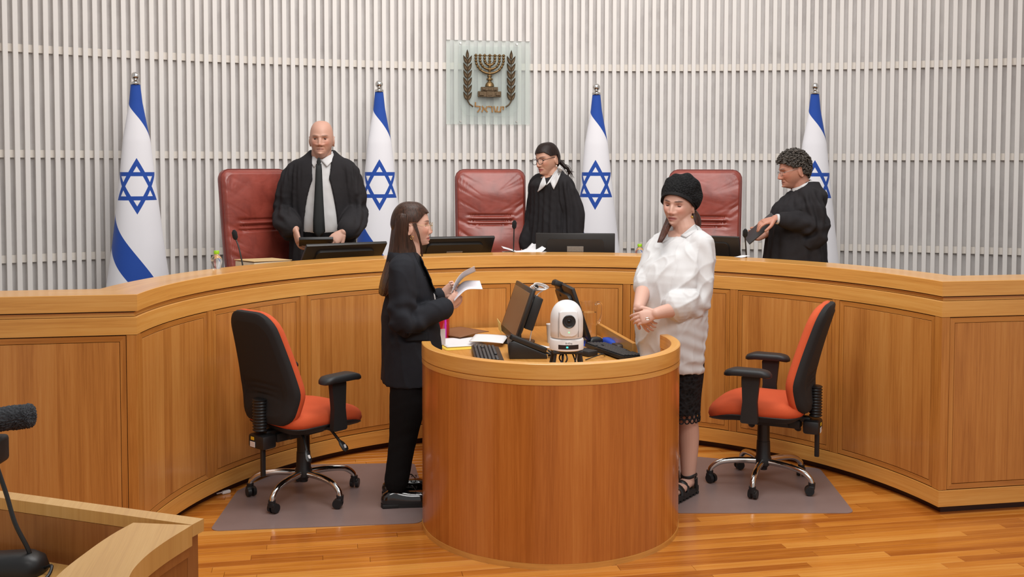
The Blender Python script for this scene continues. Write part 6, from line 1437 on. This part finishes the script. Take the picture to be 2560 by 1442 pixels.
for k, (a, b_) in ((0.10, (1722, 1722)), (-0.10, (1690, 1690))):
    kk = J.at(1716 if k > 0 else 1672, 1010, -0.03 if k > 0 else 0.10); ank = J.at(1721 if k > 0 else 1676, 1188, -0.03 if k > 0 else 0.10)
    limb(mb, [(0.045 if k > 0 else -0.045, 0.0, 0.84), kk, kk*0.55+ank*0.45+Vector((0, 0.018, 0)), ank, (ank.x, ank.y+0.01, 0.075)], (0.070, 0.052, 0.056, 0.039, 0.037), 7, 22)
    mb.tube([(ank.x, ank.y+0.03, 0.075), (ank.x, ank.y-0.03, 0.070), (ank.x, ank.y-0.10, 0.058), (ank.x, ank.y-0.165, 0.050)], [0.030, 0.036, 0.036, 0.026], 16, ell=[(0.8, 1.05)]*4)
    if k > 0: ankL = ank
    else: ankR = ank
bo = remesh('body', mb, 0.0037, SK5, J.e, 1)
paint_skin(bo, HM5, (200, 158, 140), (162, 92, 86), (40, 28, 24), lambda mixc, x, y, z, fr, L: mixc(0.6*fr*G(x-0.031, 0.016)*G(z-0.008, 0.007), (150, 104, 90)))
add_eyes(J.e, P5, HM5, (40, 28, 22), -0.16, -0.36, (0, -0.45), plain('lid_pale', (168, 118, 102), 0.5), 0.0016)
MB().sphere(tip-td*0.006+up3*0.004, 0.006, 10, 8, (1.2, 1.2, 0.8)).obj('fingernail', plain('pink_nail', (214, 130, 150), 0.25), J.e)
rg_ = J.at(1617, 792, -0.42); MB().tube([J.at(1619+5*math.cos(a), 797+2.6*math.sin(a), -0.375) for a in np.linspace(0, 2*pi, 14, endpoint=False)], 0.0022, 7, closed=True).obj('ring', plain('silver_ring', (200, 196, 190), 0.2, 0.9), J.e)
# beret with smooth band, brown hair below it
def knit():
    t = NT('black_knit'); co = t.coord(); v = t.n('ShaderNodeTexVoronoi'); v.inputs['Scale'].default_value = 95; t.l(co, v.inputs['Vector'])
    t.l(t.ramp(v.outputs['Distance'], [(0.1, lin((30, 29, 30))), (0.6, lin((10, 10, 11)))]), t.b.inputs['Base Color']); t.set(Roughness=0.9, Specular_IOR_Level=0.2); t.bump(v.outputs['Distance'], 1.0, -0.006); return t.m
m5 = lambda D, V: (V[:, 2] > 0.060-0.74*np.clip(V[:, 1]+0.085, 0, 0.3)) & (V[:, 2] > -0.070)
bt = hair_cap('beret', P5, HM5, m5, lambda D, V: 0.012+0.048*sstep(-0.05, 0.08, V[:, 1])*sstep(-0.06, 0.03, V[:, 2])+0.004*sstep(0.04, 0.10, V[:, 2])+0.006*np.sin(V[:, 0]*95+V[:, 1]*60)*np.sin(V[:, 2]*80+V[:, 1]*50)*sstep(-0.05, 0.03, V[:, 1]), knit(), J.e, None, 0.016)
Vb = head_pts(ICO_V, P5); band = lambda D, V: (np.abs(V[:, 2]-(0.063-0.74*np.clip(V[:, 1]+0.085, 0, 0.3))) < 0.010) & (V[:, 2] > -0.07)
hair_cap('beret_band', P5, HM5, band, 0.016, fabric('black_band', (26, 25, 26), 0.7, 0.0), J.e, None, 0.012)
HB5 = hair_mat('chestnut_hair', (40, 22, 16), (84, 50, 38), 0.38, (150, 150, 5))
mb = MB(); rows = []
for py, x0, x1, dd, hd in ((520, 1674, 1690, 0.05, 0.030), (548, 1665, 1686, 0.02, 0.030), (570, 1656, 1675, -0.02, 0.024), (592, 1648, 1664, -0.09, 0.020), (606, 1643, 1655, -0.11, 0.014)):
    c = J.at((x0+x1)/2, py, dd); rows.append((c, (x1-x0)/2/460.0, hd))
C_ = catmull([np.array((*r[0], r[1], r[2])) for r in rows], 6); rings = []
for r in C_:
    c = Vector(r[:3]); rings.append([c+cw*(math.cos(a)*r[3]*(1+0.06*math.sin(11*a)))+cf_*(math.sin(a)*r[4]*(1+0.06*math.sin(13*a))) for a in [2*pi*i/64 for i in range(64)]])
mb.loft(rings); mb.obj('hair', HB5, J.e, 80)
mb = MB()
for py, x0, x1, dd, hd in ((520, 1716, 1732, 0.04, 0.03),): pass
C_ = [J.at(1728, 530, 0.06), J.at(1734, 548, 0.06), J.at(1732, 566, 0.06), J.at(1722, 578, 0.06)]
mb.tube(catmull(C_, 6), [0.030+0.012*math.sin(i*0.16) for i in range(19)], 18).obj('hair', HB5, J.e, 80)
MB().sphere(HM5 @ Vector((0.080, 0.002, -0.070)), 0.008, 14, 10, (1, 1, 1.2)).obj('earring', plain('gold', (196, 150, 80), 0.25, 0.9), J.e)
# shirt
mb = MB(); y0 = nb.y
loft_s(mb, [(zt+0.050, 0, y0+0.058, 0.060, 0.022), (zt+0.015, 0, y0+0.045, 0.090, 0.046), (zt-0.03, 0, y0+0.028, 0.135, 0.082), (zt-0.085, 0, y0+0.006, 0.180, 0.130), (1.22, 0, -0.025, 0.192, 0.158), (1.06, 0, -0.030, 0.190, 0.166), (0.90, 0, -0.028, 0.190, 0.165), (0.78, 0, -0.015, 0.185, 0.160), (0.735, 0, -0.012, 0.183, 0.158)])
hemL = wr_l*0.42+el_l*0.58; hemR = wr_r*0.12+el_r*0.88
limb(mb, [sh_l*0.72+Vector((0, 0, zt*0.27)), sh_l, (sh_l+el_l)/2, el_l+Vector((0, 0, 0.01)), hemL], (0.065, 0.076, 0.084, 0.088, 0.086), 6, 26)
limb(mb, [sh_r*0.72+Vector((0, 0, zt*0.27)), sh_r, (sh_r+el_r)/2, hemR], (0.065, 0.070, 0.070, 0.070), 6, 26)
def d5(V, N):
    o_ = crumple(0.0030, 6, 19, (1, 1, 0.7))(V, N)+0.008*ridged(V@np.array(((1, 0, 0.5), (0, 1, 0.3), (-0.5, -0.3, 1)))*np.array((1.0, 1.0, 0.45)), 5.5, 51, 4)+0.005*ridged(V*np.array((1, 1, 0.8)), 9.0, 52, 4)+limb_folds(V, sh_l, el_l, 0.11, 5, 0.006, 25, 4)[0]+zig(V, hemL, el_l, 0.1, 9, 0.007, 60)
    low = sstep(1.0, 0.86, V[:, 2]); side = sstep(0.02, 0.14, V[:, 0])
    o_ = o_+0.0035*np.sin(V[:, 2]*120+2.6*snoise(V, 4, 41)+V[:, 1]*20)*low*side
    return sstep(zt+0.02, zt-0.09, V[:, 2])*(o_+0.004*np.sin(np.arctan2(V[:, 0], -V[:, 1])*11+snoise(V, 3, 44)*2)*sstep(1.25, 0.95, V[:, 2])*(1-side))
st5 = remesh('shirt', mb, 0.0055, SHIRT, J.e, 2, d5)
V, N = get_vn(st5.data); k_ = sstep(0.98, 0.74, V[:, 2]); V[:, 2] -= 0.045*k_*sstep(-0.12, 0.16, V[:, 0]); V[:, 0] -= 0.02*k_*sstep(0.0, 0.16, V[:, 0]); set_v(st5.data, V)
bv = bvh_of([st5, bo])
drape('shirt_collar', J, bv, [[(1738, 560), (1746, 572), (1714, 593), (1701, 589)], [(1664, 574), (1672, 596), (1655, 606), (1650, 598)]], SHIRT, 0.010, 0.006)
# lace skirt
mb = MB(); skc = J.at(1692, 1010, 0.0)
loft_s(mb, [(0.86, 0, 0.0, 0.16, 0.14), (0.70, skc.x*0.7, skc.y*0.7, 0.150, 0.135), (0.55, skc.x, skc.y, 0.130, 0.120), (0.455, skc.x, skc.y, 0.126, 0.116)])
def lace():
    t = NT('black_lace'); co = t.coord(); v = t.n('ShaderNodeTexVoronoi'); v.inputs['Scale'].default_value = 46; t.l(co, v.inputs['Vector'])
    t.l(t.ramp(v.outputs['Distance'], [(0.15, lin((8, 7, 8))), (0.5, lin((30, 28, 29)))]), t.b.inputs['Base Color']); t.set(Roughness=0.85, Specular_IOR_Level=0.2); t.bump(v.outputs['Distance'], 1.0, 0.01); return t.m
LACE = lace(); sk_ = remesh('skirt', mb, 0.008, LACE, J.e, 2)
mb = MB(); n_ = 24
for i in range(n_):
    a = 2*pi*i/n_
    for j, (dz, sc) in enumerate(((0.0, 1.0), (-0.022, 1.01))):
        aa = a+j*pi/n_; c = Vector((skc.x+0.127*sc*math.cos(aa), skc.y+0.117*sc*math.sin(aa), 0.448+dz)); tg = Vector((-math.sin(aa)*0.127, math.cos(aa)*0.117, 0)).normalized()
        mb.tube([c+(tg*math.cos(b)+up3*math.sin(b))*0.0125 for b in np.linspace(0, 2*pi, 14, endpoint=False)], 0.0036, 6, closed=True)
mb.obj('lace_edge', LACE, sk_)
# sandals
for ank in (ankL, ankR):
    M_ = Matrix.Translation((ank.x, ank.y-0.055, 0))
    O = [(p[0], p[1]) for p in catmull([(0.034, 0.11, 0), (0.044, -0.06, 0), (0.036, -0.135, 0), (0, -0.155, 0), (-0.036, -0.135, 0), (-0.042, -0.06, 0), (-0.032, 0.11, 0), (0, 0.128, 0)], 5, True)]
    so = MB().prism(list(reversed(O)), 0.016, 0.040); 
    for k in range(7): so.box((0, 0.10-k*0.037, 0.009), (0.078, 0.021, 0.018), 0.004, 1)
    so.xform(M_).obj('sandal_sole', M_BLACKM, J.e)
    sp = MB()
    def strap(y, h, w): 
        sp.tube([(ank.x+0.041*math.cos(a), y+0.006*math.sin(3*a), 0.034+h*math.sin(a)) for a in np.linspace(0.0, pi, 12)], w, 8, ell=[(1.0, 0.35)]*12, up=(0, 1, 0))
    strap(ank.y-0.135, 0.050, 0.022); strap(ank.y-0.075, 0.060, 0.014)
    sp.tube([(ank.x+0.042*math.cos(a), ank.y+0.005+0.045*math.sin(a), 0.108+0.006*math.cos(2*a)) for a in np.linspace(0, 2*pi, 26, endpoint=False)], 0.010, 8, ell=[(1.0, 0.35)]*26, closed=True, up=(0, 0, 1))
    sp.tube([(ank.x+0.038, ank.y+0.02, 0.036), (ank.x+0.043, ank.y+0.005, 0.10)], 0.010, 8); sp.tube([(ank.x-0.038, ank.y+0.02, 0.036), (ank.x-0.043, ank.y+0.005, 0.10)], 0.010, 8)
    sp.obj('sandal_straps', M_BLACKP, J.e)
    bc = Vector((ank.x+0.046, ank.y-0.010, 0.108)); MB().tube([bc+Vector((0.001, 0.012*c, 0.011*s)) for c, s in ((1, 1), (-1, 1), (-1, -1), (1, -1))], 0.0018, 6, closed=True).obj('buckle', M_STEEL, J.e)
